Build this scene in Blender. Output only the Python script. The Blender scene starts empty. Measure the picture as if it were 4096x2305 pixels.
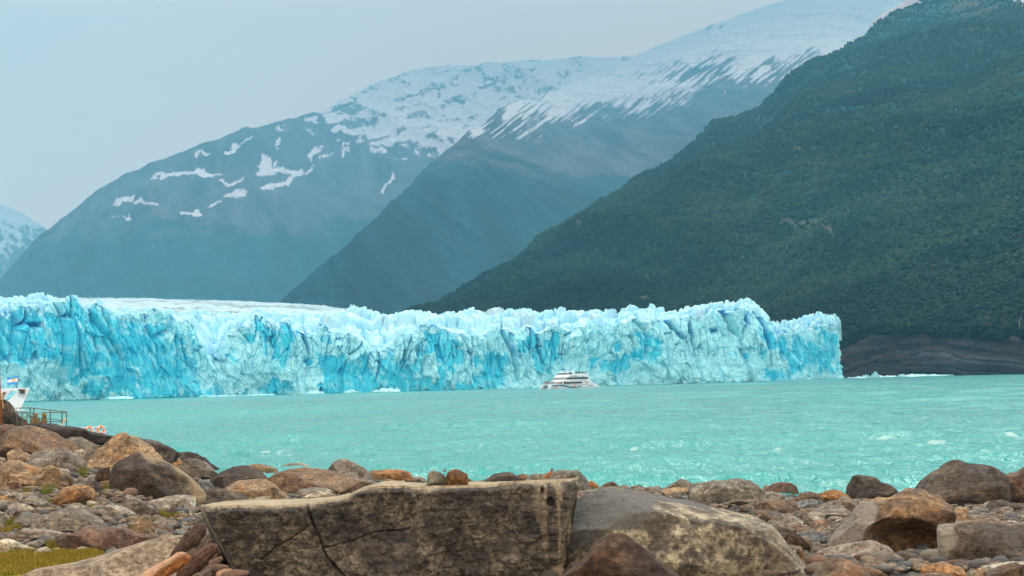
# Glacier front on a glacial lake, seen from a boulder shore
EXPOSURE = 1.16
SKY_LO = (1.60, 1.0, .76); SKY_HI = (1.80, 1.12, .84); SKY_GAIN = 7.2; SUN_E = 1.5
HAZE_COL = (.122, .54, .89); HAZE_D = .000074; HAZE_G = .0
WATER_C = (.006, .27, .28)
import bpy, bmesh, math, random
import numpy as np
from mathutils import Matrix, Vector
random.seed(7); RNG = np.random.default_rng(7)
SC = bpy.context.scene; COL = SC.collection
# ---------------------------------------------------------------- camera model
FPX = 7964.0; CX, CY = 2048.0, 1152.5; EYE = 4.5
PITCH = math.atan(374.5/FPX); ROLL = math.atan(0.0250)
_F = np.array([0, math.cos(PITCH), math.sin(PITCH)])
_R0 = np.array([1.0, 0, 0]); _U0 = np.array([0, -math.sin(PITCH), math.cos(PITCH)])
_R = _R0*math.cos(ROLL) - _U0*math.sin(ROLL)
_U = _U0*math.cos(ROLL) + _R0*math.sin(ROLL)
def ray(px, py):
    px = np.asarray(px, float); py = np.asarray(py, float)
    return (_F*FPX + _R*(px-CX)[..., None] - _U*(py-CY)[..., None])
def at(px, py, D):
    d = ray(px, py); p = d*(np.asarray(D, float)/d[..., 1])[..., None]
    p[..., 2] += EYE
    return p
def project(P):
    q = P - np.array([0, 0, EYE])
    f = q@_F
    return CX + FPX*(q@_R)/f, CY - FPX*(q@_U)/f
# ---------------------------------------------------------------- noise
def _hash(ix, iy, iz, seed):
    with np.errstate(over='ignore'):
        h = (ix.astype(np.uint32)*np.uint32(374761393) + iy.astype(np.uint32)*np.uint32(668265263)
             + iz.astype(np.uint32)*np.uint32(2147483647) + np.uint32(seed & 0xffffffff)*np.uint32(1274126177))
        h = (h ^ (h >> np.uint32(13)))*np.uint32(1103515245)
        h = (h ^ (h >> np.uint32(16)))*np.uint32(2246822519)
        h = h ^ (h >> np.uint32(13))
    return h.astype(np.float64)/4294967295.0
def vnoise(p, seed=0):
    p = np.asarray(p, float)
    if p.shape[-1] == 2: p = np.concatenate([p, np.zeros(p.shape[:-1]+(1,))], -1)
    f = np.floor(p); i = f.astype(np.int64); t = p-f; t = t*t*t*(t*(t*6-15)+10)
    x, y, z = t[..., 0], t[..., 1], t[..., 2]
    r = 0
    for dx in (0, 1):
        wx = x if dx else 1-x
        for dy in (0, 1):
            wy = y if dy else 1-y
            for dz in (0, 1):
                wz = z if dz else 1-z
                r = r + _hash(i[..., 0]+dx, i[..., 1]+dy, i[..., 2]+dz, seed)*wx*wy*wz
    return r*2-1
def fbm(p, o=4, seed=0, gain=.5):
    p = np.asarray(p, float); a = 1; r = 0; s = 0
    for k in range(o):
        r = r + a*vnoise(p*(2.03**k)+k*17.3, seed+k*31); s += a; a *= gain
    return r/s
def ridged(p, o=4, seed=0):
    p = np.asarray(p, float); a = 1; r = 0; s = 0
    for k in range(o):
        r = r + a*(1-np.abs(vnoise(p*(2.07**k)+k*11.1, seed+k*37))); s += a; a *= .5
    return r/s*2-1
def voro(p, seed=0):
    """2-D cells: distance to nearest, second nearest, cell randoms (2), offset from the seed point"""
    f = np.floor(p); N = p.shape[:-1]
    F1 = np.full(N, 9.); F2 = np.full(N, 9.); R1 = np.zeros(N); R2 = np.zeros(N); ox = np.zeros(N); oy = np.zeros(N)
    for dx in (-1, 0, 1):
        for dy in (-1, 0, 1):
            cx = (f[..., 0]+dx); cy = (f[..., 1]+dy)
            ix, iy = cx.astype(np.int64), cy.astype(np.int64); z = np.zeros_like(ix)
            sx = cx+.1+.8*_hash(ix, iy, z, seed); sy = cy+.1+.8*_hash(ix, iy, z+1, seed)
            ddx = p[..., 0]-sx; ddy = p[..., 1]-sy; d = np.hypot(ddx, ddy)
            m = d < F1
            F2 = np.where(m, F1, np.minimum(F2, d))
            R1 = np.where(m, _hash(ix, iy, z+2, seed), R1); R2 = np.where(m, _hash(ix, iy, z+3, seed), R2)
            ox = np.where(m, ddx, ox); oy = np.where(m, ddy, oy); F1 = np.where(m, d, F1)
    return F1, F2, R1, R2, ox, oy
def sst(a, b, x):
    t = np.clip((np.asarray(x, float)-a)/(b-a), 0, 1); return t*t*(3-2*t)
def lerp(a, b, t): return a+(b-a)*t
# ---------------------------------------------------------------- mesh helpers
def mesh_np(name, V, F, col=None, smooth=True):
    V = np.asarray(V, np.float32); F = np.asarray(F, np.int32)
    me = bpy.data.meshes.new(name); me.vertices.add(len(V)); me.vertices.foreach_set('co', V.ravel())
    k = F.shape[1]; n = len(F)
    me.loops.add(n*k); me.loops.foreach_set('vertex_index', F.ravel())
    me.polygons.add(n); me.polygons.foreach_set('loop_start', np.arange(0, n*k, k, dtype=np.int32))
    me.polygons.foreach_set('loop_total', np.full(n, k, np.int32))
    me.polygons.foreach_set('use_smooth', np.full(n, bool(smooth)))
    me.update(calc_edges=True)
    if col is not None:
        a = me.color_attributes.new('Col', 'FLOAT_COLOR', 'POINT')
        c = np.ones((len(V), 4), np.float32); c[:, :col.shape[1]] = col
        a.data.foreach_set('color', c.ravel())
    return me
def link(name, me, mat=None, parent=None, loc=None):
    o = bpy.data.objects.new(name, me); COL.objects.link(o)
    if mat is not None and me is not None:
        me.materials.clear(); me.materials.append(mat)
    if parent is not None: o.parent = parent
    if loc is not None: o.location = loc
    return o
def tag(o, label=None, cat=None, group=None, kind=None):
    if label: o['label'] = label
    if cat: o['category'] = cat
    if group: o['group'] = group
    if kind: o['kind'] = kind
    return o
def empty(name, loc, label, cat, group=None, rz=0):
    o = bpy.data.objects.new(name, None); COL.objects.link(o); o.location = loc; o.rotation_euler = (0, 0, rz)
    return tag(o, label, cat, group)
def grid_faces(nr, nc, wrap=False):
    r = np.arange(nr-1)[:, None]; c = np.arange(nc if wrap else nc-1)[None, :]
    c2 = (c+1) % nc
    return np.stack([(r*nc+c), (r*nc+c2), ((r+1)*nc+c2), ((r+1)*nc+c)], -1).reshape(-1, 4)
class MB:
    """collects boxes, bars and prisms into one bmesh"""
    def __init__(s): s.v = []; s.f = []
    def poly(s, vs, fs):
        b = len(s.v); s.v += [tuple(map(float, v)) for v in vs]; s.f += [tuple(b+i for i in f) for f in fs]; return s
    def box(s, c, d, rz=0):
        x, y, z = c; a, b, h = d[0]/2, d[1]/2, d[2]/2; co, si = math.cos(rz), math.sin(rz)
        P = []
        for dz in (-h, h):
            for dx, dy in ((-a, -b), (a, -b), (a, b), (-a, b)):
                P.append((x+dx*co-dy*si, y+dx*si+dy*co, z+dz))
        return s.poly(P, [(3, 2, 1, 0), (4, 5, 6, 7), (0, 1, 5, 4), (1, 2, 6, 5), (2, 3, 7, 6), (3, 0, 4, 7)])
    def bar(s, p, q, r, n=6, r2=None):
        p = Vector(p); q = Vector(q); d = (q-p).normalized(); r2 = r if r2 is None else r2
        a = d.cross(Vector((0, 0, 1)) if abs(d.z) < .9 else Vector((1, 0, 0))).normalized(); b = d.cross(a)
        P = []
        for c, rr in ((p, r), (q, r2)):
            for k in range(n):
                t = 2*math.pi*k/n; P.append(c+a*rr*math.cos(t)+b*rr*math.sin(t))
        F = [(k, (k+1) % n, n+(k+1) % n, n+k) for k in range(n)]+[tuple(range(n))[::-1], tuple(range(n, 2*n))]
        return s.poly(P, F)
    def loft(s, rings, cap=True):
        n = len(rings[0]); P = [v for r in rings for v in r]; F = []
        for k in range(len(rings)-1):
            for j in range(n):
                j2 = (j+1) % n; F.append((k*n+j, k*n+j2, (k+1)*n+j2, (k+1)*n+j))
        if cap: F += [tuple(range(n))[::-1], tuple(range((len(rings)-1)*n, len(rings)*n))]
        return s.poly(P, F)
    def build(s, name, mat, parent=None, loc=None, smooth=False, bevel=0):
        me = bpy.data.meshes.new(name); me.from_pydata(s.v, [], s.f)
        bm = bmesh.new(); bm.from_mesh(me); bmesh.ops.recalc_face_normals(bm, faces=bm.faces)
        if bevel:
            bmesh.ops.bevel(bm, geom=[e for e in bm.edges], offset=bevel, segments=2, affect='EDGES', clamp_overlap=True)
        for f in bm.faces: f.smooth = smooth
        bm.to_mesh(me); bm.free()
        return link(name, me, mat, parent, loc)
# ---------------------------------------------------------------- materials
def srgb(r, g, b):
    return tuple(((c/255)/12.92 if c/255 <= .04045 else ((c/255+.055)/1.055)**2.4) for c in (r, g, b))
def newmat(name, rough=.6, col=(.5, .5, .5), **kw):
    m = bpy.data.materials.new(name); m.use_nodes = True; nt = m.node_tree; b = nt.nodes['Principled BSDF']
    b.inputs['Base Color'].default_value = (*col, 1); b.inputs['Roughness'].default_value = rough
    for k, v in kw.items(): b.inputs[k.replace('_', ' ')].default_value = v
    return m, nt, b
def N(nt, t, **kw):
    n = nt.nodes.new(t)
    for k, v in kw.items():
        if k in n.inputs.keys() if hasattr(n.inputs, 'keys') else False: n.inputs[k].default_value = v
        else: setattr(n, k, v)
    return n
def noise_node(nt, vec, scale, detail=4, rough=.5, dist=0):
    n = nt.nodes.new('ShaderNodeTexNoise'); n.inputs['Scale'].default_value = scale; n.inputs['Detail'].default_value = detail
    n.inputs['Roughness'].default_value = rough; n.inputs['Distortion'].default_value = dist
    nt.links.new(vec, n.inputs['Vector']); return n.outputs['Fac']
def ramp(nt, fac, stops):
    r = nt.nodes.new('ShaderNodeValToRGB'); e = r.color_ramp.elements
    while len(e) < len(stops): e.new(.5)
    for el, (p, c) in zip(e, stops): el.position = p; el.color = (*c, 1) if len(c) == 3 else c
    nt.links.new(fac, r.inputs['Fac']); return r.outputs['Color']
def mixc(nt, fac, a, b, mode='MIX'):
    m = nt.nodes.new('ShaderNodeMix'); m.data_type = 'RGBA'; m.blend_type = mode
    for s, v in ((0, fac), (6, a), (7, b)):
        if hasattr(v, 'links'): nt.links.new(v, m.inputs[s])
        elif s == 0: m.inputs[0].default_value = v
        else: m.inputs[s].default_value = (*v, 1)
    return m.outputs[2]
def mapping(nt, vec, scale=(1, 1, 1), rot=(0, 0, 0)):
    m = nt.nodes.new('ShaderNodeMapping'); m.inputs['Scale'].default_value = scale; m.inputs['Rotation'].default_value = rot
    nt.links.new(vec, m.inputs['Vector']); return m.outputs['Vector']
def bump(nt, b, h, strength, dist, prev=None):
    n = nt.nodes.new('ShaderNodeBump'); n.inputs['Strength'].default_value = strength; n.inputs['Distance'].default_value = dist
    nt.links.new(h, n.inputs['Height'])
    if prev is not None: nt.links.new(prev, n.inputs['Normal'])
    nt.links.new(n.outputs['Normal'], b.inputs['Normal']); return n.outputs['Normal']
def bw(v): return (v, v, v)
def simple(name, rgb, rough=.5, var=.12, scale=3, **kw):
    m, nt, b = newmat(name, rough, rgb, **kw)
    tc = nt.nodes.new('ShaderNodeTexCoord').outputs['Object']
    n = noise_node(nt, tc, scale, 5, .6)
    lo = tuple(c*(1-var) for c in rgb); hi = tuple(min(1, c*(1+var)) for c in rgb)
    nt.links.new(ramp(nt, n, [(.3, lo), (.7, hi)]), b.inputs['Base Color'])
    return m
def attr_mat(name, rough=.8, spec=.3, nscale=.05, namp=.25, bumpd=0, bscale=.1):
    m, nt, b = newmat(name, rough); b.inputs['Specular IOR Level'].default_value = spec
    a = nt.nodes.new('ShaderNodeAttribute'); a.attribute_name = 'Col'
    tc = nt.nodes.new('ShaderNodeTexCoord').outputs['Object']
    n = noise_node(nt, tc, nscale, 6, .65)
    v = ramp(nt, n, [(.25, bw(1-namp)), (.75, bw(1+namp))])
    nt.links.new(mixc(nt, 1, a.outputs['Color'], v, 'MULTIPLY'), b.inputs['Base Color'])
    if bumpd: bump(nt, b, noise_node(nt, tc, bscale, 8, .65), .6, bumpd)
    return m
# ================================================================ camera, light, sky, haze
cam = bpy.data.cameras.new('camera'); co = bpy.data.objects.new('camera', cam); COL.objects.link(co); SC.camera = co
cam.sensor_width = 36; cam.lens = 36*FPX/4096; cam.clip_start = .5; cam.clip_end = 60000
Mx = Matrix(((_R[0], _U[0], -_F[0]), (_R[1], _U[1], -_F[1]), (_R[2], _U[2], -_F[2])))
co.matrix_world = Matrix.Translation((0, 0, EYE)) @ Mx.to_4x4()
cam.dof.use_dof = True; cam.dof.focus_distance = 70; cam.dof.aperture_fstop = 4.5
SC.view_settings.view_transform = 'Standard'; SC.view_settings.look = 'None'
SC.view_settings.exposure = EXPOSURE; SC.view_settings.gamma = 1
w = bpy.data.worlds.new('World'); SC.world = w; w.use_nodes = True; nt = w.node_tree
bg = nt.nodes['Background']; bg.inputs['Strength'].default_value = .12
sky = nt.nodes.new('ShaderNodeTexSky'); sky.sky_type = 'NISHITA'; sky.sun_disc = False
SUN_EL, SUN_AZ = math.radians(58), math.radians(28)
sky.sun_elevation = SUN_EL; sky.sun_rotation = SUN_AZ; sky.dust_density = 4; sky.air_density = 1
tcw = nt.nodes.new('ShaderNodeTexCoord').outputs['Generated']
cl = noise_node(nt, mapping(nt, tcw, (1.2, 1.2, 3.0)), 2.2, 5, .5, .4)
clc = ramp(nt, cl, [(.3, SKY_LO), (.7, SKY_HI)])
sc_ = nt.nodes.new('ShaderNodeVectorMath'); sc_.operation = 'SCALE'; sc_.inputs['Scale'].default_value = SKY_GAIN
nt.links.new(clc, sc_.inputs[0])
nt.links.new(mixc(nt, .9, sky.outputs['Color'], sc_.outputs[0]), bg.inputs['Color'])
sl = bpy.data.lights.new('sun', 'SUN'); sl.energy = SUN_E; sl.angle = math.radians(10); sl.color = (1, .96, .92)
so = bpy.data.objects.new('sun', sl); COL.objects.link(so)
sd = Vector((math.sin(SUN_AZ)*math.cos(SUN_EL), math.cos(SUN_AZ)*math.cos(SUN_EL), math.sin(SUN_EL)))
so.rotation_euler = sd.to_track_quat('Z', 'Y').to_euler()
hz = MB().box((0, 14450, 2797), (36000, 30100, 5606)).build('haze', None)
m = bpy.data.materials.new('haze_air'); m.use_nodes = True; nt = m.node_tree; nt.nodes.remove(nt.nodes['Principled BSDF'])
pv = nt.nodes.new('ShaderNodeVolumePrincipled'); pv.inputs['Color'].default_value = (*HAZE_COL, 1)
pv.inputs['Density'].default_value = HAZE_D; pv.inputs['Anisotropy'].default_value = HAZE_G
nt.links.new(pv.outputs['Volume'], nt.nodes['Material Output'].inputs['Volume'])
hz.data.materials.append(m); tag(hz, kind='stuff', label='pale blue haze filling the valley')
# ================================================================ mountains
def ridge(name, crest, Dc, Df, zf, nu, nv, colf, amp=60, sc=700, seed=0, back=900, prof=1.0, gully=0, fine=0, mat=None):
    cx_ = np.array([c[0] for c in crest], float); cy_ = np.array([c[1] for c in crest], float)
    xs = np.linspace(cx_[0], cx_[-1], nu); ys = np.interp(xs, cx_, cy_)
    dc = np.interp(xs, [d[0] for d in Dc], [d[1] for d in Dc]); df = np.interp(xs, [d[0] for d in Df], [d[1] for d in Df])
    zfv = np.interp(xs, [d[0] for d in zf], [d[1] for d in zf])
    ys = ys+3.5*fbm(np.stack([xs/42, 0*xs], -1), 5, seed+70)*(1 if ys.min() < 3000 else 0)
    C = at(xs, ys, dc); sx = C[:, 0]/C[:, 1]
    v = np.concatenate([np.linspace(0, 1, nv), 1+np.linspace(.04, 1, 14)])[:, None]
    vf = np.clip(v, 0, 1); vb = np.clip(v-1, 0, 1)
    Y = df+(dc-df)*vf+vb*back
    Z = zfv+(C[:, 2]-zfv)*vf**prof - np.maximum(C[:, 2], 60)*1.02*vb**1.3
    X = sx*Y
    env = np.sin(np.pi*np.clip(vf, 0, 1)*.93)**.8*(vb < .01)+.0
    P2 = np.stack([X/sc, Y/sc*.6], -1)
    Z = Z + amp*env*fbm(P2, 5, seed)
    if gully:
        g = ridged(np.stack([(X+.35*Z+.2*Y)/(sc*.35), Z/(sc*1.6)], -1), 4, seed+5); Z = Z+gully*env*g
    if fine: Z = Z + fine*fbm(np.stack([X/14, Y/14, Z/14], -1), 3, seed+9)*(vb < .01)
    P = np.stack([X, Y, Z], -1); col = colf(P, np.broadcast_to(vf, X.shape), seed)
    me = mesh_np(name, P.reshape(-1, 3), grid_faces(len(v), nu), col.reshape(-1, 3))
    o = link(name, me, mat); return o, P
M_MTN = attr_mat('mountain_side', .95, .1, .012, .3, 10, .02)
FOREST = np.array([.004, .034, .050]); ROCKC = np.array([.050, .062, .078]); SNOW = np.array([.52, .61, .70])  # forest and rock tinted blue, snow dulled, putting some haze into the colour
def blobs(px, py, L, warp, k=1.0):
    wx = px+warp*fbm(np.stack([px/40, py/40], -1), 4, 3)*2; wy = py+warp*fbm(np.stack([px/40, py/40], -1), 4, 8)*2
    wx = wx+5*fbm(np.stack([px/9, py/7], -1), 3, 13); wy = wy+5*fbm(np.stack([px/8, py/8], -1), 3, 18)
    m = np.zeros(px.shape)
    for cx, cy, rx, ry, a in L:
        a = math.radians(a); dx = wx-cx; dy = wy-cy
        u = (dx*math.cos(a)+dy*math.sin(a))/(rx*k); q = (-dx*math.sin(a)+dy*math.cos(a))/(ry*k)
        m = np.maximum(m, 1.25-np.sqrt(u*u+q*q))
    return m
B_SNOW = [(x*.66, 400+y*.66, rx*.66, ry*.66, a) for x, y, rx, ry, a in [
 (940,455,40,10,-10),(1010,460,45,20,-30),(1120,440,65,20,-15),(1240,450,60,28,20),(1325,458,30,7,0),(1400,500,60,9,-15),
 (1595,380,30,45,30),(1600,430,65,24,-10),(1670,370,28,15,-30),(1720,415,60,18,0),(1800,430,28,32,0),(1660,525,95,20,-20),
 (1770,480,62,15,-38),(1860,425,60,9,-35),(1420,570,75,14,-20),(1290,630,48,9,-25),(1160,672,42,15,-10),(740,605,75,13,-20),
 (860,620,62,12,-5),(930,625,18,6,0),(745,710,38,5,-15),(1400,290,50,17,-30),(1480,242,45,6,-30),(1230,335,48,9,-25),
 (1700,180,18,10,0),(1675,260,11,26,20),(2345,510,12,62,25),(1910,320,60,14,-50),(1990,330,40,10,-50),(2090,300,50,9,-70)]]
def tonorm(c, base, s): return base*(1-s[..., None])+c*s[..., None]
def mtn_col(P, seed, forest_top, hi=.3):
    n = fbm(P/np.array([260., 260., 200.]), 5, seed+1); n2 = fbm(P/40., 4, seed+2)
    f = sst(forest_top-120, forest_top+120, P[..., 2]+n*260)
    g_ = ridged(np.stack([(P[..., 0]+.4*P[..., 2])/170, P[..., 2]/900, P[..., 1]/2500], -1), 4, seed+3)
    c = tonorm(ROCKC, FOREST*(1+.5*n2[..., None]), f)*np.clip(1+.9*g_[..., None], .3, 2)
    return c*(1+.35*n[..., None])
def colB(P, v, seed):
    px, py = project(P); c = mtn_col(P, seed, 1050)
    s = sst(.25, .31, blobs(px, py, B_SNOW, 15, 1.12))
    bl = np.interp(px, [1100, 1260, 1390, 1500, 1620, 1740], [430, 500, 560, 590, 625, 640])
    n = fbm(np.stack([(px+py*.5)/60, (py-px*.3)/26], -1), 5, 44)
    rk = ridged(np.stack([(px-py*.3)/70, (py+px*.25)/34], -1), 4, 47)
    up = sst(-.05, .07, np.minimum((bl-py)/170, .42)+n*.60-.42*sst(.15, .55, rk))*sst(1120, 1260, px)
    up = up*lerp(1, .82, sst(1250, 1800, px)*sst(30, 200, bl-py)); s = np.maximum(s, up); s = np.maximum(s, sst(.55, .9, fbm(np.stack([px/9, py/9], -1), 3, 5)+.35*(bl+60-py)/200)*sst(900, 1200, px)*sst(760, 560, py)*.7)  # upper snow thinned in colour, standing in for mist
    strip = np.exp(-((px-690-(py-700)*-.55)/70)**2)*sst(620, 720, py)*sst(900, 780, py)
    c = tonorm(np.array([.16, .12, .1]), c, .5*strip*sst(-.1, .3, fbm(np.stack([px/16, py/60], -1), 3, 9)))
    return tonorm(SNOW, c, np.clip(s, 0, 1))
def colC(P, v, seed):
    px, py = project(P); c = mtn_col(P, seed, 1150)
    bl = np.interp(px, [1780, 1880, 1970, 2070, 2260, 2380, 2490, 2630, 2710, 3000], [520, 545, 520, 512, 508, 478, 440, 405, 370, 330])
    al = px*.80-py*.60; ac = px*.60+py*.80
    n = fbm(np.stack([al/75, ac/6.5], -1), 5, 61); n2 = fbm(np.stack([px/150, py/90], -1), 3, 62)
    s = sst(-.04, .05, np.minimum((bl-py-25)/330, .42)+n*.55+n2*.34-.06)*sst(-30, 10, bl+30-py+n*50)
    s = np.maximum(s, .45*sst(.1, .9, (bl-230-py)/150)); s = s*lerp(1, .80, sst(110, 330, bl-py))  # cap washed pale and snow cut back, imitating mist on the upper slope
    return tonorm(SNOW, c, np.clip(s, 0, 1))
def colD(P, v, seed):
    px, py = project(P); c = mtn_col(P, seed, 500)
    r = ridged(np.stack([(px+.4*py)/95, (py-.2*px)/150], -1), 4, 71); n = fbm(np.stack([px/50, py/50], -1), 4, 72)
    s = .8*sst(.28, .42, r+.3*n+(390-py)/500)  # snow colour held down to imitate mist on this ridge
    return tonorm(SNOW, c, np.clip(s, 0, 1))
def colA(P, v, seed):
    px, py = project(P); c = mtn_col(P, seed, 300)
    n = fbm(np.stack([(px+py)/34, (py-px)/20], -1), 4, 81)
    s = sst(-.05, .12, n*.6+(960-py)/300)
    return tonorm(SNOW, c, s)
def scar(P):
    return sst(.44, .56, fbm(np.stack([(P[..., 0]+.5*P[..., 2])/60, P[..., 2]/230, P[..., 1]/400], -1), 4, 95)+.12*fbm(P/600., 2, 96))
def colF(P, v, seed):
    px, py = project(P); c = mtn_col(P, seed, 3000)*np.array([1.25, 1.1, .8])
    n = fbm(np.stack([(px+py)/30, (py-px*.6)/12], -1), 4, 91)
    s = sst(.1, .25, n+(-py+35-np.abs(px-3600)*.35)/70)+sst(.1, .25, n+(15-py-np.abs(px-4080)*.3)/30)
    sc2 = scar(P)[..., None]; c = c*(1-sc2)+np.array([.045, .058, .052])*sc2
    return tonorm(SNOW, c, np.clip(s, 0, 1))
oA, _ = ridge('hill', [(-1500,1000),(-900,700),(-400,640),(-120,760),(0,820),(90,850),(160,900),(240,960),(330,1060),(500,1200)],
      [(-1500,23500),(500,24000)], [(-1500,17500),(500,17800)], [(0,0)], 260, 160, colA, 110, 1300, 11, 900, mat=M_MTN)
oB, _ = ridge('hill', [(-1400,1500),(-500,1340),(-200,1240),(0,1138),(60,1060),(130,975),(250,880),(350,805),(450,733),(560,676),(620,640),(700,612),(770,590),(830,573),(900,545),(980,520),(1040,510),(1100,500),
      (1170,487),(1250,462),(1330,432),(1400,395),(1480,355),(1560,315),(1650,282),(1800,262),(1950,250),(2100,240),(2500,225),(3000,250)],
      [(-1400,11500),(0,13000),(900,15500),(1200,18000),(1500,23500),(3000,26500)], [(-1400,9500),(1500,9000),(3000,13000)], [(0,0)], 1300, 520, colB, 150, 1500, 21, 1500, .96, 110, 6, M_MTN)
oD, _ = ridge('hill', [(2300,700),(2600,540),(2720,500),(2860,470),(2960,380),(3040,330),(3120,300),(3200,225),(3330,120),(3450,20),(3600,-60)],
      [(2300,23500),(3600,24500)], [(2300,13500),(3600,14300)], [(0,0)], 600, 400, colD, 120, 1000, 31, 900, .95, 80, 5, M_MTN)
oC, _ = ridge('hill', [(700,1500),(1000,1300),(1100,1235),(1180,1150),(1270,1065),(1350,1005),(1430,942),(1500,885),(1560,822),(1640,755),(1700,690),(1770,620),(1850,548),(1900,505),(1960,462),(2050,415),
      (2200,368),(2300,330),(2400,288),(2520,240),(2650,180),(2800,120),(3000,50),(3300,-50),(3700,-60)],
      [(700,5600),(1400,6400),(1900,11500),(2100,16500),(2300,21500),(2600,26500),(3700,27500)], [(700,5000),(2000,5400),(3300,7000)], [(0,0)], 1300, 560, colC, 110, 1100, 41, 1000, .97, 75, 5, M_MTN)
oE, _ = ridge('hill', [(3380,400),(3450,170),(3470,115),(3490,80),(3530,50),(3590,20),(3640,-10),(3800,-120),(4300,-300)],
      [(3380,9000),(4300,9400)], [(3380,7600),(4300,7900)], [(0,0)], 260, 200, colD, 30, 400, 35, 500, mat=M_MTN)
F_CREST = [(1400,1330),(1560,1290),(1680,1245),(1750,1222),(1820,1190),(1900,1148),(2000,1082),(2080,1030),(2150,982),(2230,940),(2300,888),(2380,835),(2450,788),(2510,745),(2560,712),(2640,672),(2700,632),(2770,572),
      (2850,508),(2950,468),(3050,428),(3090,385),(3120,345),(3165,290),(3230,238),(3290,215),(3350,185),(3450,140),(3520,95),(3650,42),(3750,5),(3900,-60),(4200,-200),(4700,-330),(5200,-420)]
oF, PF = ridge('hill', F_CREST, [(1400,3300),(2300,4400),(3100,6200),(4100,7800),(5200,8300)], [(1400,2700),(3000,2120),(3370,2015),(3790,1895),(4096,1722),(5200,1450)], [(1400,0),(3000,15),(3330,30),(3450,41),(3540,46),(3790,42),(4096,33),(5200,28)],
      900, 420, colF, 95, 520, 51, 900, .98, 42, 0, M_MTN)
for o in (oA, oB, oC, oD, oE, oF): tag(o, kind='structure')
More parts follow.
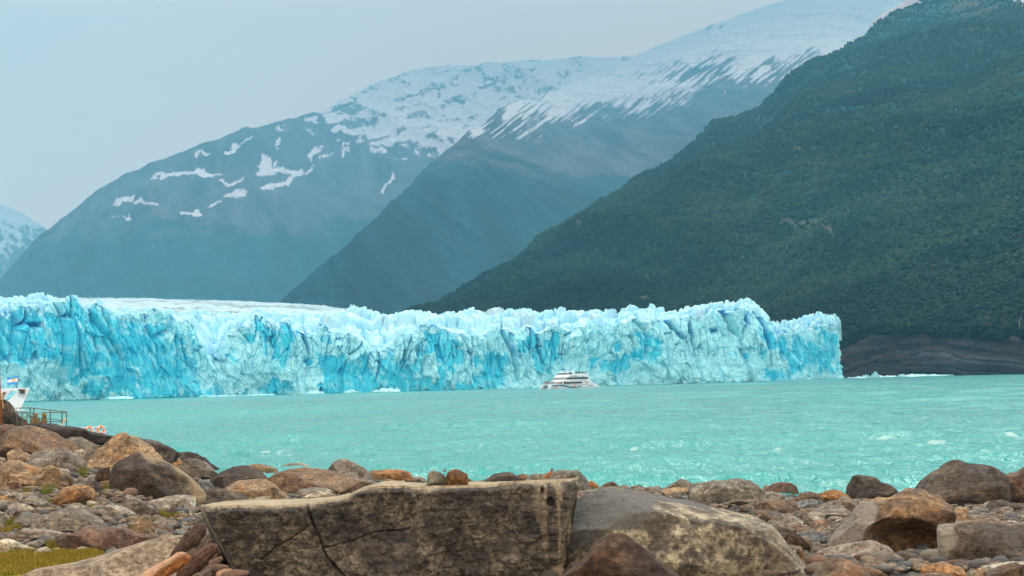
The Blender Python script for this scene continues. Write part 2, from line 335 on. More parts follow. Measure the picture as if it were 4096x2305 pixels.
# ================================================================ forest on the near slope
def ico(sub):
    bm = bmesh.new(); bmesh.ops.create_icosphere(bm, subdivisions=sub, radius=1)
    V = np.array([v.co[:] for v in bm.verts]); F = np.array([[v.index for v in f.verts] for f in bm.faces]); bm.free(); return V, F
ICO = {k: ico(k) for k in (1, 2, 3, 4, 5, 6)}
M_LEAF = attr_mat('forest_leaves', .95, .08, .35, .25, 0, .9)
def forest():
    n = 56000
    nr = 420; ncol = PF.shape[1]
    # even on screen with more near the foot
    r = RNG.random(n*2); vv = r**1.35; uu = RNG.random(n*2)
    i = vv*(nr-1); j = uu*(ncol-1); i0 = np.minimum(i.astype(int), nr-2); j0 = np.minimum(j.astype(int), ncol-2)
    fi = (i-i0)[:, None]; fj = (j-j0)[:, None]
    P = (PF[i0, j0]*(1-fi)*(1-fj)+PF[i0+1, j0]*fi*(1-fj)+PF[i0, j0+1]*(1-fi)*fj+PF[i0+1, j0+1]*fi*fj)
    px, py = project(P)
    snowy = (py < 60+40*fbm(np.stack([px/60, py/60], -1), 3, 5)) & (px > 3450) & (RNG.random(len(px)) < .4)
    keep = (px > 1550) & (px < 4330) & (py > -60) & (py < 1420) & ~snowy & ((px > 3100) | (py < 1345))
    P = P[keep]; vv = vv[keep]
    print('forest trees', len(P))
    ce = CLIFF_EDGE[RNG.integers(0, len(CLIFF_EDGE), 2600)]; ce = ce[fbm(ce/14., 3, 83) > -.12]; P = np.concatenate([P, ce-np.array([0, 0, 2.])]); vv = np.concatenate([vv, np.zeros(len(ce))])
    k2 = RNG.random(len(P)) > .85*scar(P); P = P[k2]; vv = vv[k2]
    dens = .8*fbm(P/np.array([90., 90., 60.]), 3, 77)+.9*fbm(P/np.array([420., 420., 260.]), 3, 78)
    V, F = ICO[1]; VV, FF, CC = [], [], []
    V2, F2 = ICO[2]
    near = (P[:, 1] < 2300)
    off = 0
    for sel, (v0, f0), blobsn in ((near, (V, F), 6), (~near, (V2, F2), 1)):
        Q = P[sel]; m = len(Q)
        h = RNG.uniform(5, 9.5, m)*(1.0 if blobsn == 1 else 1.3)
        hue = np.clip(.5+.5*dens[sel]+RNG.normal(0, .15, m), 0, 1)
        base = np.stack([lerp(.002, .032, hue**1.6), lerp(.018, .072, hue), lerp(.030, .042, hue)], -1)
        base *= (1+.55*fbm(Q/np.array([260., 400., 170.]), 4, 79))[:, None].clip(.4, 1.7)
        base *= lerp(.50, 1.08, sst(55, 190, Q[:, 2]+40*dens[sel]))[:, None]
        brown = RNG.random(m) < .0
        base[brown] = np.array([.09, .08, .06])
        for b in range(blobsn):
            rad = h*(.42 if blobsn == 1 else RNG.uniform(.17, .30, m))
            cz = h*(.45 if blobsn == 1 else RNG.uniform(.30, .95, m))
            sp = 0 if blobsn == 1 else .34
            cxy = RNG.normal(0, 1, (m, 2))*h[:, None]*sp*.75
            R = rad[:, None, None]*(1+.28*RNG.normal(0, 1, (m, len(v0), 1)).clip(-1.5, 1.5))
            th = RNG.random(m)*6.28; c, s = np.cos(th)[:, None], np.sin(th)[:, None]
            lv = np.stack([v0[:, 0]*c-v0[:, 1]*s, v0[:, 0]*s+v0[:, 1]*c, np.broadcast_to(v0[:, 2], (m, len(v0)))*(1.15 if blobsn == 1 else .8)], -1)*R
            lv[..., 0] += (Q[:, 0]+cxy[:, 0])[:, None]; lv[..., 1] += (Q[:, 1]+cxy[:, 1])[:, None]; lv[..., 2] += (Q[:, 2]+cz)[:, None]
            VV.append(lv.reshape(-1, 3))
            FF.append((f0[None]+(np.arange(m)*len(v0))[:, None, None]+off).reshape(-1, 3)); off += m*len(v0)
            CC.append(np.repeat(base*RNG.uniform(.85, 1.15, (m, 1)), len(v0), 0))
    # thin pale trunks among the lowest trees
    Q = P[near]; Q = Q[RNG.random(len(Q)) < .22]; m = len(Q); hh = RNG.uniform(5, 13, m)
    tri = np.array([[.22, 0, 0], [-.11, .19, 0], [-.11, -.19, 0], [.1, 0, 1], [-.05, .09, 1], [-.05, -.09, 1]])
    tv = np.repeat(tri[None], m, 0); lean = RNG.normal(0, .7, (m, 2))
    tv[..., 2] *= hh[:, None]; tv[:, 3:, 0] += lean[:, None, 0]; tv[:, 3:, 1] += lean[:, None, 1]; tv += Q[:, None, :]
    tf = np.array([[0, 1, 4], [0, 4, 3], [1, 2, 5], [1, 5, 4], [2, 0, 3], [2, 3, 5]])
    VV.append(tv.reshape(-1, 3)); FF.append((tf[None]+(np.arange(m)*6)[:, None, None]+off).reshape(-1, 3))
    CC.append(np.full((m*6, 3), .2)*np.array([1.1, 1, .9]))
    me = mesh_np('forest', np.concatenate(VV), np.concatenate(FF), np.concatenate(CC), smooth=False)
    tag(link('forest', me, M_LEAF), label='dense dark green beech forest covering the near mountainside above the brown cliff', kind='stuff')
# ================================================================ strata cliff by the water
def cliff():
    nu, nv = 900, 150
    xs = np.linspace(3000, 4700, nu)
    top = np.interp(xs, [3000,3370,3450,3500,3540,3600,3660,3720,3780,3850,3930,4010,4096,4700], [1400,1378,1345,1328,1319,1318,1322,1334,1338,1340,1334,1345,1342,1345])
    top = top+5*fbm(np.stack([xs/35, xs*0], -1), 4, 3)
    D = np.polyval(np.polyfit([3000,3370,3790,4096,4700], [2020,1975,1850,1680,1400], 2), xs)
    T = at(xs, top, D+25); Bz = -1.5
    v = np.linspace(0, 1.25, nv)[:, None]; vf = np.clip(v, 0, 1); vb = np.clip(v-1, 0, 1)/.25
    Z = Bz+(T[:, 2]-Bz)*vf**.9+vb*2.5; sx = T[:, 0]/T[:, 1]
    Y = D+28*vf**2.2+vb*90; X = sx*Y
    s = X
    fold = Z*.9+9*np.sin(X/38+.6+Z*.02)+9*fbm(np.stack([X/45, Z/40], -1), 4, 9)
    st = vnoise(np.stack([fold/2.3, X/60], -1), 4)+.6*vnoise(np.stack([fold/1.0, X/25], -1), 5)
    Y = Y+14*fbm(np.stack([X/38, Z/50], -1), 5, 12)-1.1*st*(1-vb)+4.5*fbm(np.stack([X/9, Z/6], -1), 5, 13)+2.5*ridged(np.stack([X/14+Z/20, Z/30], -1), 3, 14)+4*np.abs(vnoise(np.stack([X/16+Z/30, Z/80], -1), 6))
    P = np.stack([X, Y, Z], -1)
    n = fbm(np.stack([X/30, Z/18], -1), 4, 15); f2 = vnoise(np.stack([fold/2.6, X/70], -1), 19)+1.6*sst(.55, .8, vnoise(np.stack([fold/3.4, X/60], -1), 18))
    c = np.array([.019, .024, .029])*(1+.9*n[..., None])*np.clip(1+1.1*f2[..., None], .25, 3)*(1+.5*fbm(np.stack([X/7, Z/4], -1), 4, 16))[..., None]
    rust = sst(.25, .6, fbm(np.stack([X/40, Z/14], -1), 3, 22))[..., None]; c = c*(1-rust*.6)+np.array([.03, .029, .028])*rust*.6
    gr = sst(.15, .35, fbm(np.stack([X/16, Z/12], -1), 4, 25)+(vf-.93)*3)[..., None]; c = c*(1-gr)+np.array([.03, .05, .03])*gr
    me = mesh_np('cliff', P.reshape(-1, 3), grid_faces(nv, nu), c.reshape(-1, 3))
    global CLIFF_EDGE; CLIFF_EDGE = P[(np.linspace(0, 1.25, nv) > .90) & (np.linspace(0, 1.25, nv) < 1.12)].reshape(-1, 3)
    tag(link('cliff', me, attr_mat('cliff_strata', .9, .2, .3, .35, .5, .6)), kind='structure')
cliff()
forest()
# dead trees along the cliff top
M_DEAD = simple('dead_wood', (.15, .17, .17), .8)
def dead_trees():
    spots = [(3905,1330,'bare pale tree with a forked crown, leftmost on the cliff top'),(3948,1316,'tall straight bare trunk above the cliff beside the forked tree'),
             (3962,1322,'thin leaning bare trunk, second tall one on the cliff top'),(4008,1318,'tall bare tree with wide upper branches near the right edge'),
             (4028,1326,'short bare trunk right of the wide branched tree'),(4083,1334,'bare crooked tree at the right edge of the cliff top')]
    for k, (px, py, lab) in enumerate(spots):
        rnd = random.Random(k*5+1); p = at(px, py, np.interp(px, [3790, 4096], [1950, 1720])+5); H = rnd.uniform(10, 15); p[2] -= 2
        e = empty('dead_tree', p, lab, 'tree', 'bare dead trees along the cliff top')
        t = MB(); lean = rnd.uniform(-.12, .12); t.bar((0, 0, 0), (lean*H, 0, H), .42, 6, .14); t.build('trunk', M_DEAD, e)
        for j in range(5):
            h = H*rnd.uniform(.45, .95); a = rnd.uniform(0, 6.28); L = H*rnd.uniform(.15, .3)
            b = MB(); q = (lean*h+L*math.cos(a)*.8, L*math.sin(a)*.4, h+L*.8); b.bar((lean*h, 0, h), q, .2, 5, .1)
            b.bar(q, (q[0]+.8*math.cos(a+1), q[1], q[2]+L*.5), .12, 4, .06); b.build('limb', M_DEAD, e)
dead_trees()
# ================================================================ glacier
FRONT = [(-1300,900),(-400,1040),(100,1120),(1000,1230),(1700,1290),(2000,1320),(2500,1370),(3085,1440)]
TOPF = [(-1300,1120),(-700,1190),(-300,1230),(-60,1252),(0,1238),(60,1247),(110,1225),(170,1212),(215,1235),(245,1208),(285,1192),(330,1200),(365,1235),(420,1222),(470,1235),(520,1265),(560,1262),(610,1240),(640,1232),(700,1252),
 (760,1268),(800,1290),(830,1340),(860,1400),(885,1418),(915,1400),(950,1350),(985,1310),(1030,1275),(1085,1258),(1110,1282),(1160,1288),(1220,1300),(1280,1330),(1325,1290),(1350,1300),(1390,1330),(1430,1335),(1470,1380),(1510,1425),(1560,1400),
 (1600,1370),(1640,1320),(1690,1310),(1740,1310),(1775,1284),(1800,1300),(1850,1340),(1900,1345),(1960,1330),(2020,1305),(2060,1310),(2100,1330),(2150,1320),(2200,1310),(2260,1318),(2320,1330),(2380,1300),(2430,1310),(2480,1300),
 (2520,1285),(2600,1275),(2650,1290),(2700,1285),(2760,1265),(2820,1255),(2880,1245),(2930,1240),(2970,1225),(3020,1240),(3060,1262),(3085,1300)]
SERAC = [(-1300,1100),(-400,1190),(200,1205),(300,1228),(500,1246),(700,1256),(800,1260),(900,1262),(1000,1264),(1100,1262),(1200,1265),(1330,1268),(1380,1250),(1410,1246),(1450,1262),(1530,1252),(1600,1258),(1680,1254),(1760,1258),(1850,1256),(1950,1262),(2020,1252),(2110,1248),(2180,1262),(2300,1256),
 (2400,1254),(2460,1262),(2505,1258),(2530,1243),(2610,1238),(2640,1256),(2700,1254),(2760,1240),(2820,1232),(2890,1226),(2950,1218),(2975,1204),(3000,1206),(3030,1224),(3060,1250),(3085,1285)]
BLUE_C = np.array([.04, .66, .92]); WHITE_C = np.array([.31, .85, 1.0]); DEEP_C = np.array([.008, .30, .62]); TOPW = np.array([.35, .80, .97])
BX = [-1300, 0, 350, 600, 760, 900, 1050, 1250, 1400, 1600, 1750, 1900, 2100, 2350, 2600, 2900, 3100]
#        blueness by height (0 foot, 1 lip) at each BX
BG = np.array([[.35,.25,.30,.75,.55,.30,.55,.45,.6,.85,.85,.45,.45,.45,.3,.3,.4],
               [.30,.35,.45,.85,.45,.30,.35,.45,.75,.8,.6,.6,.5,.3,.3,.25,.35],
               [.65,.80,.90,.80,.35,.35,.75,.65,.6,.55,.55,.65,.55,.35,.45,.3,.35],
               [.75,.80,.80,.65,.30,.45,.80,.65,.55,.45,.6,.60,.45,.4,.35,.35,.4],
               [.35,.35,.45,.35,.15,.3,.45,.35,.3,.25,.3,.3,.2,.15,.2,.15,.2]])
def blueness(px, v):
    vv = np.clip(v, 0, 1)*4; i0 = np.minimum(vv.astype(int), 3); t = vv-i0
    cols = np.stack([np.interp(px, BX, BG[k]) for k in range(5)], 0)
    a = np.take_along_axis(cols, i0[None], 0)[0]; b = np.take_along_axis(cols, i0[None]+1, 0)[0]
    return a*(1-t)+b*t
M_ICE, _nt, _b = newmat('glacier_ice', .45); _b.inputs['Specular IOR Level'].default_value = .35
_a = _nt.nodes.new('ShaderNodeAttribute'); _a.attribute_name = 'Col'
_tc = _nt.nodes.new('ShaderNodeTexCoord').outputs['Object']
_v = ramp(_nt, noise_node(_nt, _tc, .35, 8, .7), [(.3, bw(.93)), (.72, bw(1.12))])
_nt.links.new(mixc(_nt, 1, _a.outputs['Color'], _v, 'MULTIPLY'), _b.inputs['Base Color'])
bump(_nt, _b, noise_node(_nt, _tc, .5, 9, .72), .8, 1.6)
def ice_wall(name, front, topf, serac, nu, nv, nt_, seed, parent, Tback=260, turn=True, bluef=blueness, whiten=0):
    xs = np.linspace(front[0][0], front[-1][0], nu)
    # denser columns inside the frame
    if nu > 1000:
        xs = np.concatenate([np.linspace(front[0][0], -60, 160, endpoint=False), np.linspace(-60, front[-1][0], nu-160)])
    D = np.interp(xs, [f[0] for f in front], [f[1] for f in front])
    B = at(xs, 1500+0*xs, D); X0 = B[:, 0]; Y0 = D
    ds = np.hypot(np.gradient(X0), np.gradient(Y0)); s = np.cumsum(ds)
    wj = vnoise(np.stack([s/3.5, 0*s], -1), seed+1)
    T = at(xs, np.interp(xs, [f[0] for f in topf], [f[1] for f in topf]), D+5)[:, 2]
    S = at(xs, np.interp(xs, [f[0] for f in serac], [f[1] for f in serac]), D+90)[:, 2]
    # jagged lip: columns with their own heights
    _, _, r1, _, o1, _ = voro(np.stack([s/9, 0*s+.5], -1), seed+2)
    T = T+(r1-.5)*4.5+.5*wj-3.0*np.abs(o1)**1.5+1.5*vnoise(np.stack([s/7, 0*s], -1), seed+40)
    nxv = np.gradient(Y0)/ds; nyv = -np.gradient(X0)/ds        # outward (towards the camera)
    v = np.linspace(0, 1, nv)[:, None]
    Z = -1.5+(T+1.5)*v+0*s
    sg = s+0*v
    px = xs+0*v
    # --- relief of the face
    q = np.stack([sg, Z], -1)
    warp = 5*fbm(q/22, 3, seed+3)
    lean = .25*Z*vnoise(np.stack([sg/60, 0*Z], -1), seed+4)
    sw = sg+warp*.7+lean
    d = 13*fbm(np.stack([sg/95, Z/90], -1), 3, seed+5)
    F1, F2, ra, rb, ox, oy = voro(np.stack([sw/13, Z/46+.2*vnoise(q/30, seed)], -1), seed+6)
    upper = sst(.30, .75, v+.25*fbm(q/35, 3, seed+7))
    d = d+(ra-.5)*8*(.35+.65*upper)+(ox*(rb-.5)*9)
    edge = F2-F1
    crack = np.exp(-(edge/.055)**2)*upper
    d = d-5.5*crack
    F1b, F2b, rc, rd, oxb, oyb = voro(np.stack([(sw+Z*.2)/6.5, Z/13], -1), seed+8)
    d = d+(rc-.5)*2.2+oxb*(rd-.5)*5+oyb*(rc-.5)*5
    _, _, re, rf, oxc, oyc = voro(np.stack([(sg+warp*.5)/2.6, Z/4.2], -1), seed+9)
    # --- blue and white areas
    bl = bluef(px, v)*.90; dn = fbm(np.stack([(sg+warp)/20, Z/15], -1), 5, seed+10)*.95+.35*fbm(np.stack([sg/4, Z/9], -1), 4, seed+13)
    dn = dn+.22*fbm(np.stack([sg/2.2, Z/3.5], -1), 3, seed+44); white = sst(-.07, .07, (1-bl)-.5+dn*.62)
    d = d+white*(1.0+1.7*fbm(q/4.5, 4, seed+11)+(re-.5)*1.2+oxc*(rf-.5)*3.0)+(1-white)*(.55*fbm(np.stack([sg/3, Z/16], -1), 3, seed+12))
    F1c, F2c, _, _, _, _ = voro(np.stack([(sw-Z*.12)/5.2, Z/26], -1), seed+50); fc = np.exp(-((F2c-F1c)/.05)**2)*sst(.15, .7, v)
    d = d-1.8*fc+(1-white)*((re-.5)*1.0+oxc*(rf-.5)*2.0)
    d = d+(1-v)**2*4.5*sst(-.2, .4, fbm(np.stack([sg/30, Z/20], -1), 3, seed+14))   # rubble foot
    d = d-sst(.04, 0, v)*3
    over = (v**3)*(-4+2*vnoise(np.stack([sg/20, 0*Z], -1), seed+15)); d = d+over
    tone = 1+.10*fbm(q/7, 4, seed+16)
    W = lerp(BLUE_C, WHITE_C, white[..., None])
    W = W*(1-.35*(1-white[..., None])*sst(.1, .5, fbm(np.stack([sg/7, Z/30], -1), 3, seed+17))[..., None]*np.array([1, .25, .1]))
    W = lerp(W, WHITE_C, ((1-white)*.55*sst(.0, .5, fbm(np.stack([sg/2.2+Z/9, Z/5], -1), 4, seed+19)))[..., None])
    lip = sst(.90, 1.0, v+.05*fbm(q/6, 3, seed+18))[..., None]; W = lerp(W, TOPW, lip*.75)
    deep = np.clip((crack+.7*fc)*1.1*sst(-.1, .3, fbm(np.stack([sg/25, Z/18], -1), 3, seed+20)), 0, 1)[..., None]; W = lerp(W, DEEP_C, deep)
    dirt = sst(.35, .6, fbm(q/12, 5, seed+21))[..., None]*sst(2500, 3000, px)[..., None]*.25; W = lerp(W, np.array([.30, .50, .52]), dirt)
    W = lerp(W, W*.5+np.array([.30, .45, .48]), whiten) * tone[..., None]
    PX = X0+nxv*d; PY = Y0+nyv*d
    FACE = np.stack([PX, PY, Z], -1)
    # --- top behind the lip
    t = (np.linspace(0, 1, nt_)**1.7)[1:, None]*Tback
    base = T+(S-T)*sst(0, 75, t+12*fbm(np.stack([sg[:1].repeat(len(t), 0)/25, t/25+0*s], -1), 3, seed+22))
    tt = t+0*s; st_ = s+0*tt
    wq = np.stack([st_+6*fbm(np.stack([st_/18, tt/18], -1), 3, seed+23), tt+6*fbm(np.stack([st_/18, tt/18+9], -1), 3, seed+24)], -1)
    G1, G2, ga, gb, gx, gy = voro(wq/np.array([13, 15]), seed+25)
    H1, H2, ha, hb, hx, hy = voro(wq/np.array([5.5, 6.5])+3.3, seed+26)
    rise = sst(0, 18, tt)
    zt = base+rise*(((ga-.55)*8+gx*(gb-.5)*5)*sst(0,.32,G2-G1)-gy*1.5-4.5*np.exp(-((G2-G1)/.14)**2)+(ha-.4)*2.4*sst(0,.3,H2-H1)-.8*np.exp(-((H2-H1)/.15)**2)+.7*fbm(wq/3,3,seed+29))
    kk = 31; dl = np.convolve(np.pad(d[-1], kk//2, 'edge'), np.ones(kk)/kk, 'valid'); lipd = (dl+(d[-1]-dl)*np.exp(-tt/2.5))*np.exp(-tt/40)
    TX = X0+nxv*lipd+(0)*tt; TY = Y0+nyv*lipd+tt
    TX = TX+ (X0/Y0)*tt*1.0
    gap = np.clip(np.exp(-((G2-G1)/.13)**2)+.5*np.exp(-((H2-H1)/.12)**2), 0, 1)*sst(200, 40, tt)*sst(-.4, .4, fbm(wq/40, 2, seed+30))
    TW = lerp(TOPW*(1+.05*fbm(wq/5, 3, seed+27))[..., None], np.array([.10, .52, .78]), (gap*.8)[..., None])
    TW = lerp(TW, np.array([.45, .5, .5]), (sst(.3, .6, fbm(wq/np.array([25, 10]), 4, seed+28))*.35)[..., None])
    zt = np.where(tt > Tback*.93, zt-(tt-Tback*.93)*1.3, zt)
    TOPM = np.stack([TX, TY, zt], -1)
    P = np.concatenate([FACE, TOPM], 0); C = np.concatenate([W, TW], 0)
    if turn:   # right end wraps back
        k = 26; last = P[:, -1:, :]; a = np.linspace(0, 1, k)[1:][None, :, None]
        ext = np.repeat(last, k-1, 1); back = a*np.array([6., 190., 0])
        ny = 2.5*fbm(np.stack([ext[..., 2]/6, (a[..., 0]*30)+0*ext[..., 2]], -1), 4, seed+33)
        ext = ext+back*np.array([1, 1, 1]); ext[..., 0] += ny+3*np.sin(a[..., 0]*3)
        ext[nv:, :, 0] = ext[nv-1:nv, :, 0]; ext[nv:, :, 1] = ext[nv-1:nv, :, 1]; ext[nv:, :, 2] = ext[nv-1:nv, :, 2]-.05
        P = np.concatenate([P, ext], 1); C = np.concatenate([C, np.repeat(C[:, -1:], k-1, 1)], 1)
    me = mesh_np(name, P.reshape(-1, 3), grid_faces(P.shape[0], P.shape[1]), C.reshape(-1, 3), smooth=False)
    return link(name, me, M_ICE, parent)
GL = empty('glacier', (0, 0, 0), 'towering blue and white glacier wall with jagged seracs rising from the lake', 'glacier')
ice_wall('ice_wall', FRONT, TOPF, SERAC, 2300, 250, 110, 100, GL)
o = ice_wall('ice_wall', [(3040,1575),(3110,1600),(3200,1630),(3300,1665),(3372,1700)],
         [(3040,1335),(3110,1335),(3150,1332),(3200,1322),(3240,1315),(3270,1330),(3310,1310),(3345,1300),(3362,1292),(3372,1300)],
         [(3040,1310),(3110,1308),(3150,1300),(3200,1288),(3235,1276),(3280,1269),(3320,1264),(3345,1266),(3365,1275),(3372,1290)],
         420, 190, 60, 300, GL, 200, True, lambda px, v: np.interp(px, [3040, 3140, 3220, 3372], [.55, .6, .45, .6])*sst(1.3, .5, v)+.08*sst(.1, .3, v))
o['label'] = 'lower separate end of the ice wall set back at the right'
def ice_field():
    nu, nv = 700, 240
    xs = np.linspace(-1400, 1700, nu)
    yc = np.interp(xs, [-1400,-300,0,250,600,900,1150,1300,1380,1450,1520,1620,1700], [1210,1196,1194,1193,1198,1205,1216,1226,1238,1252,1270,1290,1300])
    C = at(xs, yc, 4300); sx = C[:, 0]/4300
    v = np.linspace(0, 1, nv)[:, None]
    Dn = np.interp(xs, [f[0] for f in FRONT], [f[1] for f in FRONT])+170
    y0 = at(xs, np.full(nu, 1285.), Dn)[:, 2]
    Y = Dn+(4300-Dn)*v; Z = y0*.80+(C[:, 2]-y0*.80)*v**.93
    X = sx*Y
    Z = Z+7*fbm(np.stack([X/70, Y/150], -1), 4, 5)*(1-v*.55)+5*ridged(np.stack([(X-.1*Y)/16, (Y+.2*X)/60], -1), 3, 6)*(1-v*.6)
    bk = np.linspace(.1, 1, 5)[:, None]; Zb = Z[-1]-bk*(Z[-1]+5); Yb = Y[-1]+bk*260; Xb = sx*Yb
    P = np.stack([np.concatenate([X, Xb]), np.concatenate([Y, Yb]), np.concatenate([Z, Zb])], -1)
    n = fbm(np.stack([P[..., 0]/120-P[..., 1]/400, P[..., 1]/60+P[..., 0]/300], -1), 5, 15)
    g = sst(-.05, .45, n); c = lerp(np.array([.33, .58, .68]), np.array([.13, .24, .30]), g[..., None]*.8)
    me = mesh_np('ice_field', P.reshape(-1, 3), grid_faces(P.shape[0], nu), c.reshape(-1, 3))
    o = link('ice_field', me, attr_mat('ice_field_surface', .8, .2, .05, .12, 3, .06), GL); o['label'] = 'smoother grey white ice field stretching back behind the wall'
ice_field()
# ---------------------------------------------------------------- drifting ice
M_FLOE = simple('floating_ice', (.26, .68, .82), .4, .1, 1.0)
def floe(px, D, w, h, lab, seed, group='ice floating off the glacier front'):
    V, F = ICO[4 if w > 8 else 3]; r = np.random.default_rng(seed)
    P = V.copy(); P[:, 2] = np.where(P[:, 2] > 0, P[:, 2], P[:, 2]*.25)
    top = .35+.65*np.abs(fbm(np.stack([P[:, 0]*2.4+seed, P[:, 1]*2.4], -1), 4, seed))*2
    P = P*(1+.3*fbm(V*1.7+seed, 4, seed)[:, None]); P[:, 2] *= top
    P = P*np.array([w/2, w*.3, h])
    if px < 3300: D = float(np.interp(px, [f[0] for f in FRONT], [f[1] for f in FRONT]))-20-D*.004
    p = at(px, 1500, D); p[2] = .0
    tag(link('ice_floe', mesh_np('ice_floe', P, F, smooth=False), M_FLOE, None, p), lab, 'ice', group)
for k, (px, D, w, h, lab) in enumerate([
    (470, 990, 17, 1.9, 'low arched blue ice floe at the foot of the glacier wall near the left'),
    (512, 1000, 7, 2.0, 'small humped ice floe touching the right end of the arched floe'),
    (1255, 1215, 13, 2.3, 'pale ice floe at the wall foot below the first deep notch'),
    (1400, 1225, 10, 2.0, 'ice floe with a turquoise base at the wall foot, left of the ledge'),
    (1540, 1250, 18, 2.4, 'long pale ice ledge afloat at the wall foot left of the big blue face'),
    (1585, 1258, 5, 2.6, 'small upright ice lump right beside the long pale ledge'),
    (870, 1130, 22, .9, 'flat strip of white ice along the foot of the wall'),
    (1010, 1165, 26, .9, 'long flat strip of white brash ice along the wall right of the white strip'),
    (3462, 1770, 7, 4.2, 'small upright berg left of the tallest one before the cliff'),
    (3500, 1780, 9, 6.0, 'tallest small pointed berg drifting before the brown cliff'),
    (3430, 1760, 20, 1.6, 'low brash ice next to the end of the glacier wall'),
    (3540, 1790, 24, 1.8, 'low brash ice right of the tallest pointed berg'),
    (3608, 1800, 8, 3.2, 'small peaked berg midway along the line of brash ice'),
    (3650, 1805, 20, 2.2, 'lumpy white floe right of the small peaked berg'),
    (3700, 1810, 22, 2.4, 'wide white floe in the right half of the brash ice line'),
    (3745, 1815, 20, 1.6, 'thin white floe near the right end of the brash ice line'),
    (3782, 1815, 16, 1.4, 'last thin white floe at the right end of the brash ice line')]):
    floe(px, D, w, h, lab, 500+k)
# ================================================================ lake
def lake():
    nr, nc = 1500, 1150
    D = 46*np.exp(np.linspace(0, math.log(5200/46), nr))[:, None]
    a = np.linspace(-.40, .40, nc)[None, :]
    X = a*D; Y = D+0*a; dD = D*math.log(5200/46)/nr
    Z = np.zeros_like(X); dx = np.zeros_like(X)
    rnd = np.random.default_rng(3)
    gust = .75+.35*fbm(np.stack([X/45, Y/70], -1), 3, 5)
    wx = X+1.2*fbm(np.stack([X/9, Y/9], -1), 2, 7); wy = Y+1.6*fbm(np.stack([X/11, Y/11], -1), 2, 8)
    for k in range(42):
        L = 1.1*(17/1.1)**rnd.random(); th = math.radians(-68+rnd.normal(0, 24)); ph = rnd.random()*6.28
        A = .015*L**.80
        f = sst(2.2, 5.5, L/(dD*abs(math.sin(th))+D*.0007))
        s_ = np.sin((wx*math.cos(th)+wy*math.sin(th))*2*math.pi/L+ph)
        Z += A*f*gust*(1-2*np.abs(s_)**.9 if L < 5 else s_)*.9
    q = np.stack([wx/1.6, wy/.9], -1)
    Z += .05*fbm(q, 3, 9)*sst(300, 60, D)
    small = ridged(np.stack([wx/.9+wy/3, wy/.7], -1), 2, 12); Z += .028*small*sst(160, 60, D)
    # whitecaps where crests stand high
    sp = [(1080,1826,1.1),(1135,1832,.8),(2135,1815,.5),(2560,1793,.8),(3540,1768,1.0),(3765,1775,1.0),(3800,1780,.6),(4045,1748,.9),(3935,1838,.35),(3005,1762,.5),(3120,1800,.4)]
    foam = np.zeros_like(X)
    nf = fbm(np.stack([X/.5, Y/.9], -1), 4, 21)
    for px, py, r in sp:
        d = ray(px, py); t = -EYE/d[2]; x0, y0 = d[0]*t, d[1]*t
        rr = np.hypot((X-x0)/r, (Y-y0)/(r*1.5)); Z += .22*np.exp(-(rr*.8)**2)
        foam = np.maximum(foam, np.exp(-(rr*1.0)**2)*sst(-.05, .35, nf+.3*np.exp(-rr*rr)-.2*rr))
    # surf at the boulders on the shore
    foam = foam*.42; foam = np.maximum(foam, sst(.1, .5, fbm(np.stack([X/.6, Y/.9], -1), 4, 22))*sst(75, 70, D)*sst(4, 9, X)*.12)
    c = np.stack([foam, foam, foam], -1)
    P = np.stack([X, Y, Z], -1).reshape(-1, 3); F = grid_faces(nr, nc)
    # the rest of the lake around the fan, a little lower
    b = len(P); ex = np.array([[-7000, -120, -.75], [7000, -120, -.75], [7000, 5400, -.75], [-7000, 5400, -.75]], float)
    P = np.concatenate([P, ex]); F = np.concatenate([F, [[b, b+1, b+2, b+3]]]); c = np.concatenate([c.reshape(-1, 3), np.zeros((4, 3))])
    m, nt, bs = newmat('lake_water', .22, WATER_C)
    bs.inputs['IOR'].default_value = 1.33; bs.inputs['Specular IOR Level'].default_value = .42
    at_ = nt.nodes.new('ShaderNodeAttribute'); at_.attribute_name = 'Col'
    tc = nt.nodes.new('ShaderNodeTexCoord').outputs['Object']
    big = noise_node(nt, mapping(nt, tc, (.02, .008, 1)), 1, 4, .5)
    cc = ramp(nt, big, [(.35, tuple(x*.9 for x in WATER_C)), (.7, tuple(x*1.12 for x in WATER_C))])
    nt.links.new(mixc(nt, at_.outputs['Fac'], cc, (.55, .80, .78)), bs.inputs['Base Color'])
    rm = nt.nodes.new('ShaderNodeMapRange'); nt.links.new(at_.outputs['Fac'], rm.inputs[0]); rm.inputs[3].default_value = .22; rm.inputs[4].default_value = .8
    nt.links.new(rm.outputs[0], bs.inputs['Roughness'])
    n1 = bump(nt, bs, noise_node(nt, mapping(nt, tc, (1, .55, 1), (0, 0, .35)), .55, 5, .62, .3), .9, .75)
    bump(nt, bs, noise_node(nt, mapping(nt, tc, (1, .6, 1), (0, 0, -.2)), 3.0, 4, .6, .2), .7, .10, n1)
    tag(link('water', mesh_np('water', P, F, c), m), kind='structure')
lake()
